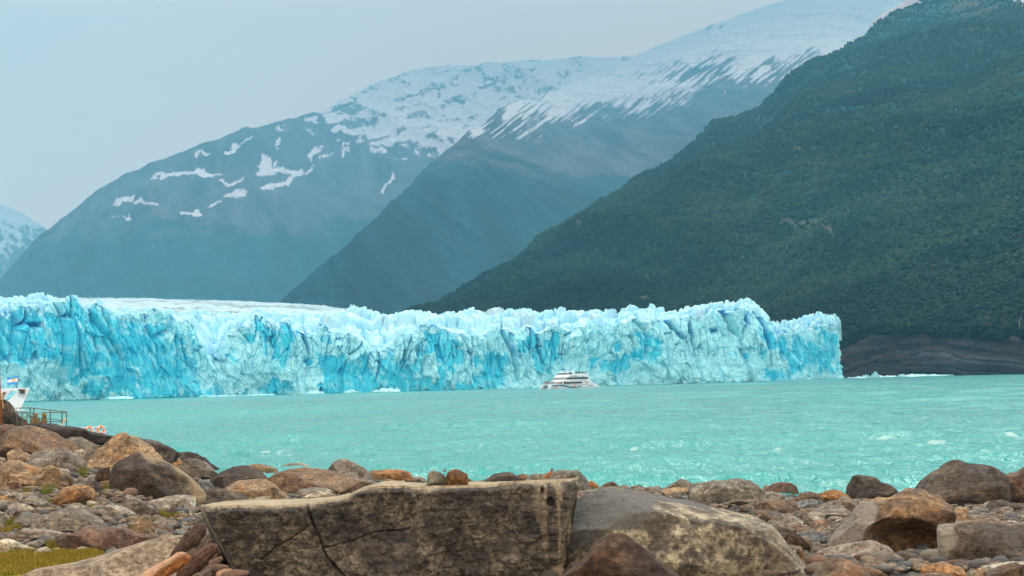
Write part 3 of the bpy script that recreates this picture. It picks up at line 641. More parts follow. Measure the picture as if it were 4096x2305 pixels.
# ================================================================ beach
def ground(X, Y):
    s = CX+FPX*np.asarray(X, float)/np.maximum(Y, 1.)
    ds = np.interp(s, [700, 900, 1500, 2100, 2700, 3300, 3700, 4096], [98, 102, 97, 89, 81, 75, 68, 65])
    gr = 1.9*(ds-Y)/(ds-26)
    gr = np.where(Y > ds, -.03*(Y-ds), gr)
    gl = np.where(Y < 118, 1.9, 1.9-(Y-118)*.09)
    wl = sst(900, 380, s)
    return np.maximum(gr+(gl-gr)*wl, -3.)
def hit(px, py):
    Ds = np.concatenate([np.arange(14, 60, .1), np.arange(60, 220, .4)])
    P = at(np.full(len(Ds), float(px)), np.full(len(Ds), float(py)), Ds)
    b = P[:, 2] < ground(P[:, 0], P[:, 1])
    return Ds[np.argmax(b)] if b.any() else 150.
def pebble_mat(name):
    m, nt, b = newmat(name, .85); oi = nt.nodes.new('ShaderNodeAttribute'); oi.attribute_name = 'Col'
    tc = nt.nodes.new('ShaderNodeTexCoord').outputs['Object']
    v = ramp(nt, noise_node(nt, tc, 14, 6, .7), [(.3, bw(.7)), (.7, bw(1.2))])
    nt.links.new(mixc(nt, 1, oi.outputs['Color'], v, 'MULTIPLY'), b.inputs['Base Color'])
    bump(nt, b, noise_node(nt, tc, 30, 5, .7), .8, .04); return m
M_PEB = pebble_mat('pebble_stone')
PAL = np.array([[.16,.13,.10],[.22,.15,.09],[.10,.095,.085],[.27,.22,.15],[.17,.09,.055],[.075,.08,.082],[.23,.16,.10],[.13,.13,.11],[.24,.17,.11]])
def beach():
    nr, nc = 520, 700
    D = 9*np.exp(np.linspace(0, math.log(185/9), nr))[:, None]; a = np.linspace(-.42, .42, nc)[None, :]
    X = a*D; Y = D+0*a; Z = ground(X, Y)
    F1, F2, r1, r2, ox, oy = voro(np.stack([X/.28, Y/.28], -1), 5)
    G1, G2, s1, s2, _, _ = voro(np.stack([X/.85, Y/.85], -1), 6)
    Z = Z+.05*fbm(np.stack([X/3, Y/3], -1), 3, 5)+.05*(.6-F1)*(r1+.3)+.05*(.6-G1)*(s1 > .45)-.06
    idx = (r1*8.99).astype(int); c = PAL[idx]*np.array([.42, .58, .66])*(.75+.5*r2[..., None])*np.clip((F2-F1)*5, .35, 1)[..., None]  # ground tone lowered, most at cell edges, imitating shade between stones
    tag(link('beach', mesh_np('beach', np.stack([X, Y, Z], -1).reshape(-1, 3), grid_faces(nr, nc), c.reshape(-1, 3)), M_PEB), kind='structure')
beach()
def pebbles():
    n = 20000; V, F = ICO[2]; V = V.copy()
    D = 26+(88-26)*RNG.random(n)**1.25; px = RNG.uniform(-250, 4350, n); X = (px-CX)/FPX*D
    g = ground(X, D); r = np.exp(RNG.normal(math.log(.052), .5, n)).clip(.022, .2)
    S = np.stack([r*RNG.uniform(.8, 1.5, n), r*RNG.uniform(.8, 1.3, n), r*RNG.uniform(.4, .8, n)], -1)
    shp = 1+.42*fbm(V[None]*1.9+RNG.uniform(0, 99, (n, 1, 3)), 2, 4)
    P = V[None]*shp[..., None]*S[:, None, :]; th = RNG.random(n)*6.28; c, s = np.cos(th)[:, None], np.sin(th)[:, None]
    py_ = project(np.stack([X, D, g], -1))[1]; keep = ~((px < 430) & (py_ > 2178))
    X, D, g, r, S, P, c, s = X[keep], D[keep], g[keep], r[keep], S[keep], P[keep], c[keep], s[keep]; n = len(X)
    P = np.stack([P[..., 0]*c-P[..., 1]*s+X[:, None], P[..., 0]*s+P[..., 1]*c+D[:, None], P[..., 2]+(g+r*.25+.02)[:, None]], -1)
    col = np.repeat(PAL[RNG.integers(0, 9, n)]*np.array([.60, .85, .96])*RNG.uniform(.7, 1.3, (n, 1)), len(V), 0)
    me = mesh_np('gravel', P.reshape(-1, 3), (F[None]+(np.arange(n)*len(V))[:, None, None]).reshape(-1, 3), col)
    tag(link('gravel', me, M_PEB), label='small mixed pebbles and gravel covering the beach between the boulders', kind='stuff')
pebbles()
# ================================================================ rock materials
def rock_mat(name, c1, c2, c3, dark=.0, streak=.4, rot=.4, spots=(.10, .10, .10), sc=1.0, patch=None, alt=(.30, .22, .13)):
    m, nt, b = newmat(name, .82); b.inputs['Specular IOR Level'].default_value = .35
    tc = nt.nodes.new('ShaderNodeTexCoord').outputs['Object']; oi = nt.nodes.new('ShaderNodeObjectInfo')
    ad = nt.nodes.new('ShaderNodeVectorMath'); ad.operation = 'MULTIPLY_ADD'
    cb = nt.nodes.new('ShaderNodeCombineXYZ')
    for i in range(3): nt.links.new(oi.outputs['Random'], cb.inputs[i])
    nt.links.new(cb.outputs[0], ad.inputs[0]); ad.inputs[1].default_value = (53, 31, 77); nt.links.new(tc, ad.inputs[2])
    vec = ad.outputs[0]
    base = ramp(nt, noise_node(nt, vec, .9*sc, 7, .6, .6), [(.34, c1), (.5, c2), (.68, c3)])
    stv = noise_node(nt, mapping(nt, vec, (.7, .7, 5), (rot*.6, rot, 0)), 1.6*sc, 7, .65, .5)
    base = mixc(nt, streak, base, mixc(nt, 1, base, ramp(nt, stv, [(.32, bw(.38)), (.5, bw(1)), (.66, bw(1.5))]), 'MULTIPLY'))
    fine = noise_node(nt, vec, 13*sc, 8, .72)
    base = mixc(nt, 1, base, ramp(nt, fine, [(.34, bw(.25)), (.5, bw(1.0)), (.66, bw(1.7))]), 'MULTIPLY')
    mid = noise_node(nt, vec, 4.2*sc, 8, .7, .4); base = mixc(nt, 1, base, ramp(nt, mid, [(.34, bw(.40)), (.5, bw(1.0)), (.66, bw(1.5))]), 'MULTIPLY')
    lic = ramp(nt, noise_node(nt, vec, 2.6*sc, 10, .72, .3), [(.56-.14*dark, bw(0)), (.62-.10*dark, bw(1))])
    sep = nt.nodes.new('ShaderNodeMath'); sep.operation = 'MULTIPLY'; sep.inputs[1].default_value = min(1, .35+dark*.6)
    nt.links.new(lic, sep.inputs[0]); base = mixc(nt, sep.outputs[0], base, spots)
    if patch:
        pf = ramp(nt, noise_node(nt, vec, 1.7*sc, 6, .6, .8), [(.58, bw(0)), (.66, bw(.85))]); base = mixc(nt, pf, base, patch)
    am = nt.nodes.new('ShaderNodeAttribute'); am.attribute_name = 'Mix'
    base = mixc(nt, am.outputs['Fac'], base, mixc(nt, 1, ramp(nt, fine, [(.30, bw(.5)), (.5, bw(1.0)), (.70, bw(1.35))]), alt, 'MULTIPLY'))
    base = mixc(nt, 1, base, (.66, .86, .92), 'MULTIPLY')
    hv = nt.nodes.new('ShaderNodeHueSaturation'); mr = nt.nodes.new('ShaderNodeMapRange'); nt.links.new(oi.outputs['Random'], mr.inputs[0])
    mr.inputs[3].default_value = .82; mr.inputs[4].default_value = 1.2; nt.links.new(mr.outputs[0], hv.inputs['Value']); nt.links.new(base, hv.inputs['Color'])
    nt.links.new(hv.outputs[0], b.inputs['Base Color'])
    n1 = bump(nt, b, stv, .55, .18/sc)
    n2 = bump(nt, b, noise_node(nt, vec, 3.2*sc, 10, .7), .8, .14/sc, n1)
    vo = nt.nodes.new('ShaderNodeTexVoronoi'); vo.feature = 'DISTANCE_TO_EDGE'; vo.inputs['Scale'].default_value = .75*sc
    wv = nt.nodes.new('ShaderNodeVectorMath'); wv.operation = 'ADD'; nt.links.new(vec, wv.inputs[0])
    nz = nt.nodes.new('ShaderNodeTexNoise'); nz.inputs['Scale'].default_value = 1.5*sc; nz.inputs['Detail'].default_value = 5; nt.links.new(vec, nz.inputs['Vector'])
    nt.links.new(nz.outputs['Color'], wv.inputs[1]); nt.links.new(wv.outputs[0], vo.inputs['Vector'])
    bump(nt, b, ramp(nt, vo.outputs['Distance'], [(0, bw(0)), (.018, bw(1))]), .5, .05/sc, n2)
    return m
RM = {
 'gry': rock_mat('grey_rock', (.085,.075,.058), (.18,.158,.12), (.29,.255,.19), .25, .5),
 'lgr': rock_mat('pale_grey_rock', (.19,.175,.135), (.31,.285,.225), (.46,.42,.33), .2, .45),
 'blu': rock_mat('blue_grey_rock', (.06,.068,.072), (.12,.13,.13), (.22,.23,.21), .1, .5),
 'drk': rock_mat('dark_rock', (.022,.018,.014), (.055,.045,.033), (.13,.10,.07), .4, .6, spots=(.02, .02, .02)),
 'led': rock_mat('dark_layered_rock', (.022,.021,.022), (.045,.042,.04), (.095,.085,.075), .3, .9, .15, spots=(.015, .015, .015), sc=.5),
 'brn': rock_mat('brown_rock', (.06,.038,.022), (.14,.09,.052), (.25,.165,.095), .35, .5, patch=(.27, .13, .055)),
 'tan': rock_mat('tan_rock', (.15,.10,.055), (.31,.21,.115), (.46,.33,.19), .2, .45, .7, patch=(.36, .18, .07)),
 'org': rock_mat('orange_rock', alt=(.17,.15,.13), c1=(.12,.055,.02), c2=(.32,.16,.06), c3=(.46,.27,.12), dark=.2, streak=.5, rot=.7),
 'red': rock_mat('reddish_rock', (.10,.058,.04), (.18,.105,.07), (.28,.18,.125), .3, .5),
 'pnk': rock_mat('pinkish_rock', (.15,.12,.09), (.27,.22,.165), (.40,.33,.25), .15, .45, .3),
 'crm': rock_mat('cream_rock', (.34,.28,.20), (.45,.38,.27), (.55,.47,.34), .1, .4),
 'olv': rock_mat('olive_grey_rock', (.10,.095,.07), (.19,.175,.13), (.28,.26,.19), .35, .6, .9),
 'arc': rock_mat('arched_boulder_rock', (.03,.018,.01), (.14,.082,.04), (.32,.20,.10), .3, .5, .6, alt=(.26,.225,.18)),
 'wet': rock_mat('wet_brown_rock', (.022,.019,.015), (.075,.062,.045), (.17,.14,.10), .35, .6, .3, alt=(.30,.27,.21)),
 'ltn': rock_mat('light_tan_slab', (.27,.20,.14), (.37,.28,.19), (.43,.34,.235), .02, .6, .35, spots=(.13,.13,.13), sc=.9),
 'bld': rock_mat('lichen_boulder', (.22,.19,.125), (.38,.33,.225), (.52,.46,.32), .7, .5, .5, spots=(.03,.034,.034), sc=1.15, alt=(.13,.135,.125)),
 'slb': rock_mat('mottled_slab', (.045,.044,.038), (.11,.10,.078), (.24,.21,.145), .6, .55, 1.35, spots=(.028,.03,.032), sc=1.9, alt=(.50,.40,.26)),
 'rdb': rock_mat('dark_red_brown_rock', (.010,.008,.006), (.030,.019,.013), (.11,.062,.033), .35, .6, .7, spots=(.015,.012,.01)),
}
TAGS = {'A': (0,1600,.4863), 'B': (700,1750,.4270), 'C': (1600,1750,.4270), 'D': (2200,1750,.4270), 'E': (3000,1750,.42547), 'F': (0,1980,.22418),
        'G': (450,1980,.22418), 'H': (2950,1880,.22065), 'I': (3050,2080,.21739), 'J': (3540,2080,.21584), 'K': (3600,1820,.20692), 'P': (0,0,1)}
def rock(tagk, pts, basey, mat, label, D=None, depth=.75, boxy=2.3, under=0., lean=.15, cuts=12, rough=.05, sub=None, sink=.12, seed=None, zb=None, cat='rock', cave=0, mix=None, name='boulder', group='boulders on the lake shore'):
    ox, oy, k = TAGS[tagk]; p = np.array([float(t) for t in pts.replace(' ', ',').split(',')]).reshape(-1, 2)*k+np.array([ox, oy]); by = basey*k+oy
    seed = seed if seed is not None else int(p[0, 0]*7+p[0, 1]*13+len(p)) % 9973
    rg = np.random.default_rng(seed)
    xl, xr = p[0, 0], p[-1, 0]; cx = (xl+xr)/2
    D0 = D or hit(cx, by); Wm = (xr-xl)*D0/FPX; dep = min(depth*Wm, 6.); Dc = D0+dep/2
    Q = at(p[:, 0], p[:, 1], Dc); X_, T_ = Q[:, 0], Q[:, 2]
    fz = at(cx, by, D0)[2]; z0 = (zb if zb is not None else fz)
    H = T_.max()-z0; z0 = z0-sink*H
    if sub is None: sub = 6 if (xr-xl) > 420 else (5 if (xr-xl) > 110 else 4)
    V, F = ICO[sub]; x, y, z = V.T; rr = np.sqrt(np.maximum(1-x*x, 1e-9)); cy_, sz_ = y/rr, z/rr
    kk = (np.abs(cy_)**boxy+np.abs(sz_)**boxy)**(-1/boxy); pole = np.clip(rr/.05, 0, 1); cy_, sz_ = cy_*kk*pole, sz_*kk*pole
    xs = np.sign(x)*np.abs(x)**.9
    X = X_[0]+(X_[-1]-X_[0])*(xs+1)/2; T = np.interp(X, X_, T_); T = np.maximum(T, z0+.08*H)
    zc = z0+.38*(T-z0)
    Z = np.where(sz_ > 0, zc+sz_*(T-zc), zc+sz_*(zc-z0))
    g = (1-np.abs(x)**2.6)**(1/2.6); Y = Dc+cy_*dep/2*np.maximum(g, .02)+lean*sz_*dep*.35*(sz_ > 0)
    if under: Y = Y+under*dep*np.clip(-cy_, 0, 1)*np.clip(.35-sz_, 0, 1)
    if cave: # a hollow in the lower front
        hx = (x-.16)/.62; hz = (Z-z0)/H
        Y = Y+cave*dep*np.clip(-cy_, 0, 1)*np.exp(-hx**4)*sst(.86, .30, hz+.10*hx*hx)
    P = np.stack([X, Y, Z], -1); C = np.array([X.mean(), Dc, z0+.4*H]); S = np.array([(X_[-1]-X_[0])/2, dep/2, H/2])
    for q in range(cuts if cuts > 6 else cuts*2+2):
        n = np.array([rg.normal(0, .8), -abs(rg.normal(.8, .35)), rg.normal(.25, .45)]); n /= np.linalg.norm(n)
        h = ((P-C)/S)@n; lim = h.max()*rg.uniform(.62, .92); o = np.maximum(h-lim, 0); P = P-(o*.98)[:, None]*n*S
    P[:, 2] = z0+(P[:, 2]-P[:, 2].min())*(T_.max()-z0)/(P[:, 2].max()-P[:, 2].min())
    P[:, 0] = X_[0]+(P[:, 0]-P[:, 0].min())*(X_[-1]-X_[0])/(P[:, 0].max()-P[:, 0].min())
    nn = (P-C)/S; nn /= np.linalg.norm(nn, axis=1)[:, None]+1e-9
    sc = max(.25*Wm, .12); amp = rough*(Wm*H)**.5
    e = amp*fbm((P+seed)/sc, 6, seed, .60)*2.1+amp*1.3*np.minimum(0, ridged((P*np.array([1, 1, 2.2])+seed*3)/(sc*1.6), 4, seed+3)-.15)
    P = P+nn*e[:, None]*np.array([.6, 1, .85])
    loc = np.array([C[0], Dc, z0]); P = P-loc
    me = mesh_np(name, P, F)
    if mix:   # second stone colour on one side: x0, x1 across, tilt with height
        nx, nz = P[:, 0]/S[0], P[:, 2]/H*2-1; t = nx*mix[2]+nz*mix[3]; f = sst(mix[0], mix[1], t+.55*fbm(P/(.3*Wm), 6, seed+8))
        a = me.attributes.new('Mix', 'FLOAT', 'POINT'); a.data.foreach_set('value', f.astype(np.float32))
    o = link(name, me, RM[mat], None, loc); return tag(o, label, cat, group)
# tag | top outline (left to right) | y of the foot | material | label | options
ROCKS = '''
A|-70,60 -20,-10 40,-5 80,20 108,60 116,105 150,130 215,165 232,205|225|drk|rounded dark outcrop at the far left edge in front of the white boat arch|depth=.5
A|190,218 330,205 470,222 560,220 640,228 700,236 760,265 850,290 940,315 1000,400|400|led|long black layered ledge running right from the railing platform|depth=.5,cuts=2,rough=.07
A|840,372 930,332 1100,328 1190,335 1300,358 1400,405 1448,435 1470,500|515|led|black layered ledge behind the peaked rock at the water|depth=.5,cuts=2,rough=.07
A|1330,490 1450,436 1560,430 1620,445 1680,478 1725,522 1800,565|570|led|lowest smooth black ledge sloping into the lake|depth=.5,cuts=2
A|1728,535 1745,525 1790,520 1830,540 1846,568|580|drk|small black rock tip at the end of the black ledge|
A|-60,225 0,203 90,206 150,240|330|red|flat reddish rock at the left edge above the big brown boulder|
A|-40,150 5,140 35,155 58,205|232|brn|small brown rock at the left edge below the dark outcrop|
A|-120,470 -40,340 0,305 70,240 120,212 200,209 262,220 350,235 440,280 480,312 560,345 620,395 650,445|490|brn|huge rounded brown boulder with a dark hollow face at upper left|under=.25,cuts=4,boxy=2.6,rough=.04
A|520,325 580,303 640,302 740,345 775,375|402|gry|flat grey-brown rock between the black ledge and the huge brown boulder|
A|590,410 660,400 745,437 745,500|520|pnk|pinkish brown rock wedged left of the peaked rock|
A|690,390 760,362 835,378|430|gry|low dark grey rock left of the peaked rock's shoulder|
A|50,510 75,440 110,412 160,418 220,440 300,480 352,535|550|tan|tan egg shaped rock with an orange end at the left|cuts=2
A|70,440 100,412 160,405 185,425|450|gry|small grey rock peeping out behind the tan egg shaped rock|
A|228,440 260,424 330,414 440,412 560,420 630,448 690,500 712,570|592|gry|broad smooth grey boulder patched with black lichen|cuts=1,boxy=2.4,rough=.025
A|335,555 360,520 400,512 430,516 480,503 520,520 548,565|575|brn|brown two humped rock in front of the broad grey boulder|
A|500,512 560,528 620,558 668,592|602|gry|low grey-brown rock under the right end of the broad grey boulder|
A|185,520 230,508 300,530 350,558|572|lgr|thin pale grey rock showing behind the long tan boulder|
A|-80,560 0,492 60,505 150,520 240,558 330,580 400,565 470,590 522,622 515,680 480,715|752|tan|long tan boulder pocked with dark lichen reaching in from the left edge|under=.15,rough=.055
A|-80,600 0,562 52,570 108,625 100,700|750|brn|brown angular rock at the left edge under the long tan boulder|
A|75,705 110,668 152,680 196,735|762|red|small red-brown rock at the foot of the long tan boulder|cuts=2
A|712,520 760,440 830,380 920,308 960,280 1020,264 1080,268 1120,290 1160,330 1220,380 1300,440 1345,495|595|tan|tall peaked boulder with pale cleft faces and a grey back|cuts=9,rough=.06,lean=.3,boxy=1.8
A|856,680 875,575 940,520 1000,480 1080,455 1150,460 1220,485 1300,500 1370,530 1440,570 1520,620 1600,690 1660,750 1690,790|838|drk|biggest black boulder at left, tan on its long right slope|cuts=5,boxy=2.5,lean=.3,rough=.04,mix=.30:.55:.9:.45
A|765,620 800,565 870,556 905,590|700|rdb|crumbly dark red-brown rock stuck to the left of the biggest black boulder|
A|512,705 530,618 562,610 602,660 618,705|712|brn|brown wedge rock right of the long tan boulder|cuts=7
A|415,575 470,558 545,565 600,632|645|pnk|pinkish split rock above the brown wedge|
A|695,650 740,615 800,614 842,668|678|lgr|small whitish angular rock left of the biggest black boulder|cuts=8
A|615,620 690,590 740,598 775,612|628|gry|small flat grey rock beside the green tuft|
A|595,660 650,635 705,650|675|pnk|small pinkish rock below the green tuft|
A|650,720 700,662 760,660 820,680 838,740 836,800|818|drk|black rock right of the tan block|cuts=3
A|420,815 448,765 460,716 560,707 700,706 770,710 806,760 798,850|885|org|block shaped orange-tan rock with a dark underside|boxy=3.4,under=.3,cuts=4,depth=.6
A|1342,508 1380,480 1450,476 1522,490 1500,560|572|org|flat orange rock resting on the black ledge|cuts=5
A|1435,590 1520,490 1600,480 1680,510 1740,560 1785,605|640|gry|round dark grey rock at the end of the black ledge|cuts=2
A|1640,700 1740,610 1860,570 1940,545 2010,545 2060,572 2130,600 2200,660 2275,715|740|drk|long dark brown ridge shaped boulder behind the tan domes|cuts=5,rough=.06
A|1590,675 1620,652 1700,663 1765,722|752|blu|small slate blue rock in front of the dark ridge boulder|
A|-30,755 0,742 60,750 120,790|812|pnk|low pinkish stone under the brown angular rock at the left edge|
A|20,800 80,755 150,752 215,800|848|pnk|pinkish grey rock below the small red-brown rock|
B|655,285 690,258 740,247 830,255 900,275 962,305|362|tan|smooth orange-tan rock at the waterline|cuts=1
B|395,470 480,410 560,400 700,405 830,420 930,470 1010,540 1070,575|605|tan|broad tan dome spotted with lichen behind the left end of the slab|cuts=3
B|125,650 180,570 260,505 340,475 420,490 520,510 620,540 700,590|690|drk|dark jagged rock touching the left tip of the slab|cuts=8,rough=.07
B|960,335 1000,270 1060,240 1150,237 1220,255 1315,285|345|gry|dark grey flat topped rock at the waterline|cuts=4
B|845,390 960,325 1080,300 1200,290 1400,310 1550,340 1700,390 1815,450|545|brn|wide orange-brown cracked dome in the middle of the shore|cuts=3,rough=.045
B|1305,300 1360,250 1420,245 1475,260|318|brn|small brown rock tucked left of the round grey boulder|
B|1425,310 1480,230 1540,203 1600,205 1680,240 1780,290 1840,350 1866,430|442|gry|smooth round grey boulder at the waterline left of the orange block|cuts=1,rough=.025
B|1815,335 1832,306 2000,308 2150,315 2212,330 2232,385|418|org|long bright orange layered block by the water|boxy=3.6,cuts=2,depth=.35
B|2185,405 2220,370 2280,365 2355,390|418|gry|low speckled grey rock right of the orange block|
B|1115,525 1180,490 1300,470 1420,470 1505,525|558|olv|olive grey rock behind the slab's low middle|
B|1175,575 1260,530 1350,505 1440,510 1505,550|595|crm|smooth cream rock just over the slab's low middle|cuts=1
B|995,455 1100,440 1178,455|492|org|thin orange rock in front of the wide cracked dome|
B|1168,470 1230,445 1325,462|492|olv|small mossy grey rock right of the thin orange rock|
B|1440,480 1500,455 1560,468 1582,498|510|olv|small olive rock above the slab notch|
B|1498,520 1560,505 1612,525|542|org|little orange stone above the slab notch|
B|925,480 1040,478 1155,505|535|gry|flat grey rock in front of the wide cracked dome|
B|1920,402 1950,390 2005,402|415|brn|small brown stone before the orange block|
C|700,425 740,410 800,400 880,350 960,333 1050,335 1110,370 1125,405|442|drk|dark speckled hump just behind the slab, left of the bird|cuts=1
C|1090,360 1150,338 1212,362|422|brn|little brown hump right of the dark speckled hump|cuts=1
C|1165,410 1230,350 1330,340 1420,318 1520,312 1650,320 1720,370 1780,440 1786,492|512|olv|big olive grey rounded boulder behind the bird|cuts=2,rough=.05
C|340,330 380,308 425,300 460,325|400|blu|dark bluish stone tip between the two stones on the slab|
D|335,440 380,405 430,432 470,465|502|org|orange sliver of rock beside the olive boulder|
D|480,468 530,420 580,412 622,430 658,472|492|brn|small brown dome at the water behind the lichen boulder|cuts=2
D|255,560 350,480 520,465 700,470 790,490|565|olv|flat olive-tan slab behind the top of the lichen boulder|cuts=2
D|940,482 1000,467 1065,485|502|gry|small grey rock at the water left of the striated boulder|
D|1060,492 1120,420 1180,392 1260,395 1340,425|522|gry|round grey-brown rock leaning on the striated boulder|cuts=2
D|1290,500 1340,425 1450,408 1560,415 1700,405 1800,398 1880,410 1950,450 2010,520 2042,600|645|olv|long dark striated boulder right of centre at the water|cuts=3,rough=.06
D|1055,500 1150,470 1260,468 1325,478 1340,525|548|tan|flat orange-tan rock in front of the round grey-brown rock|
D|1365,540 1440,505 1520,512 1595,550|592|olv|mottled olive rock before the striated boulder|
D|1565,590 1610,540 1650,530 1690,552 1724,610|628|tan|small tan egg stone before the striated boulder|cuts=1
D|2000,505 2080,430 2150,418 2240,420 2300,450 2342,540|562|red|rounded wet red-brown boulder standing in the water|cuts=1,rough=.025
D|2005,515 2080,500 2150,512 2210,555|575|olv|mossy rock before the wet red-brown boulder|
H|1035,530 1120,440 1250,405 1350,400 1450,430 1540,500 1590,565|605|brn|low brown dome at the water right of the red-brown boulder|cuts=2
H|1425,420 1550,415 1700,385 1850,360 1980,370 2045,395 2045,530|605|org|orange weed covered rock between the brown dome and the folded boulder|rough=.08
E|922,570 950,400 1000,378 1100,372 1200,385 1240,430 1300,440 1390,490 1414,560|605|wet|tall folded dark grey boulder on the right shore|cuts=4,rough=.07
E|1215,425 1320,395 1400,415 1470,470 1484,530|552|gry|dark grey rounded rock peeping behind the folded boulder|cuts=1
E|1435,450 1500,428 1575,458|502|brn|small orange-brown rock tip left of the giant wet boulder|cuts=1
E|1545,520 1600,400 1700,310 1820,280 1900,235 1950,226 2010,235 2060,262 2150,258 2250,270 2330,310 2410,375 2440,560|648|wet|giant wet grey-brown boulder at the right waterline|cuts=4,rough=.035,under=.12,boxy=2.6,depth=.6
E|2285,620 2310,500 2380,400 2450,360 2520,340 2576,302 2700,260 2800,330|642|red|large reddish boulder cut by the right edge of the frame|cuts=3,under=.2
K|1620,1080 1700,960 1800,890 1980,874 2080,888 2200,930 2400,980 2560,1060|1112|drk|dark flat rock below the reddish boulder at right|cuts=5
K|1795,1092 1900,1020 2050,998 2150,1003 2208,1085|1116|gry|grey ribbed stone before the dark flat rock|
E|725,1030 800,940 880,860 950,780 1020,680 1080,630 1200,600 1350,575 1400,540 1480,500 1580,482 1680,479 1780,495 1850,530 1880,600 1932,690 1925,780|1130|arc|great arched orange-brown boulder with a black hollow beneath|cave=.62,cuts=3,boxy=2.8,rough=.04,depth=.65,mix=.30:.45:-1.:.1
K|955,1230 1080,1005 1200,1010 1290,1045 1335,1100 1340,1290|1345|tan|cracked tan block right of the great arched boulder|cuts=3,boxy=3.2
K|1335,1140 1500,1083 1650,1090 1785,1185|1205|blu|low slate grey stone right of the cracked tan block|
K|1325,1215 1450,1195 1600,1208 1618,1285|1302|brn|dark brown flat stone in front of the slate grey stone|
K|1612,1320 1700,1230 1850,1218 1950,1258 2015,1315|1335|pnk|pale pink angular stone at the right|cuts=7
K|1925,1178 2050,1158 2155,1178|1202|tan|little flat tan stone on the right pebbles|
K|2220,1395 2330,1308 2450,1293 2560,1340|1425|pnk|pink rounded stone at the right edge|
K|1985,1138 2080,1093 2160,1100 2255,1130|1172|olv|small olive grey stone on the right pebbles|
K|2010,1330 2100,1268 2300,1300 2340,1330|1352|lgr|pale grey stone behind the long striped slab at right|
K|2220,1180 2330,1120 2460,1110 2520,1160|1200|blu|grey stone by the right edge under the dark flat rock|
E|1775,900 1795,842 1900,820 1980,793 2120,800 2300,815 2450,830 2576,850 2760,880|1215|wet|large angular grey block with a pale left end at the right edge|mix=.62:.75:-1.:.2,boxy=4.5,cuts=3,depth=.5,under=.12,rough=.035
E|1840,815 1980,790 2200,795 2576,838 2750,860|880|brn|brown layered slab lying behind the angular grey block|cuts=3
E|1990,1260 2100,1212 2200,1190 2350,1183 2576,1173 2760,1172|1400|lgr|pale grey smooth rock along the bottom right corner|cuts=2,D=25.6
J|1860,1060 1950,940 2100,860 2300,820 2450,808 2640,820|1150|brn|rounded brown rock in the bottom right corner|cuts=2,D=24.2
J|1630,1010 1700,900 1800,880 1920,960|1080|tan|small tan stone leaning on the brown corner rock|D=24.8
J|678,905 780,830 880,814 1030,820 1150,810 1300,860 1450,910 1575,990|1110|org|bright orange and cream rock near the bottom right|cuts=4,D=25.3
J|640,1040 800,990 1000,978 1200,1008 1300,1060|1120|red|red-brown smooth rock top on the bottom edge|cuts=1,D=24.0
J|862,815 980,740 1112,684 1160,800|832|gry|grey three cornered stone at the foot of the angular block|cuts=6
E|540,1150 620,1090 720,1060 850,1030 1000,1000 1150,985 1250,990 1320,1020 1350,1060 1450,1120 1540,1180 1620,1260 1650,1330|1420|pnk|long layered pinkish boulder with dark bands at lower right|cuts=4,rough=.06,boxy=2.2,D=28.5,lean=.4
E|585,1320 640,1200 700,1140 780,1133 900,1150 1050,1200 1200,1260 1330,1325|1460|brn|dark brown and orange boulder at the bottom edge right of the lichen boulder|cuts=3,D=24.5
I|840,705 900,650 1000,610 1150,603 1222,640|745|drk|small black pointed rock left of the layered pinkish boulder|cuts=4
I|605,300 700,240 900,226 1050,240 1170,270 1258,335 1200,480|492|blu|pale blue-green grey stone with a dark broken corner|cuts=6
I|370,230 500,290 640,300 760,380 860,460 920,562|592|rdb|purple-brown rock right of the lichen boulder's shoulder|
I|600,560 640,538 700,562 770,610 868,735|785|org|rust red stone against the right side of the lichen boulder|
I|680,700 780,680 860,730 920,840 945,970|1060|tan|tan-orange rock low against the lichen boulder|D=28.0
I|872,800 950,768 1028,805|902|lgr|small grey round stone between the tan-orange and the black pointed rocks|
I|580,130 700,150 850,180 1010,205|262|tan|flat tan splinter of rock above the pale blue-green stone|
H|1415,1130 1550,1040 1620,1060 1685,1105|1142|tan|small tan angular stone with a pointed top|cuts=8
H|1262,1060 1340,970 1450,920 1560,900 1690,893 1738,920 1740,1060|1092|red|dark pinkish grey brick shaped rock|cuts=6,boxy=3
H|765,965 850,880 920,825 1000,818 1060,870 1150,920 1215,975|1052|lgr|grey rock with a yellow top facet|cuts=8
H|1045,810 1130,755 1230,746 1280,790 1375,940|1002|gry|grey wedge leaning right behind the yellow topped rock|cuts=8
H|1285,815 1400,700 1550,650 1700,630 1830,630 1930,670 2000,740 2060,840|902|gry|grey-brown dome in the middle of the right shore|cuts=3
H|1772,660 1790,530 1860,480 1940,473 2000,520 2100,590 2248,690|785|pnk|pink-tan pointed dome left of the great arched boulder|cuts=3
H|290,710 400,600 520,550 700,543 900,560 1050,600 1140,720|812|brn|tan-brown loaf shaped boulder right of the lichen boulder|cuts=1,rough=.03
H|1045,610 1200,535 1350,528 1500,555 1610,615|722|blu|dark bluish grey mound behind the grey wedge|cuts=2
H|1580,590 1680,555 1785,575|632|blu|small blue-grey stone right of the bluish mound|
H|225,730 400,714 600,740 745,795|822|gry|flat grey stone under the loaf shaped boulder|
H|535,490 650,475 765,545|572|olv|olive stone below the mossy rock|
H|775,560 880,520 1000,518 1095,575|602|brn|thin brown stone before the tide pool|
H|395,850 500,800 650,830 755,945|962|brn|brown low rock left of the yellow topped rock|
H|675,890 800,818 925,832|942|gry|low grey stone behind the yellow topped rock|
H|540,950 640,924 780,970 950,1020 1050,1080 1056,1185|1202|gry|blunt grey block beside the lichen boulder|cuts=5
H|1325,835 1450,830 1585,895|952|lgr|pale greenish stone behind the brick shaped rock|
H|1740,945 1830,898 1970,895|985|lgr|pale flat stone right of the brick shaped rock|
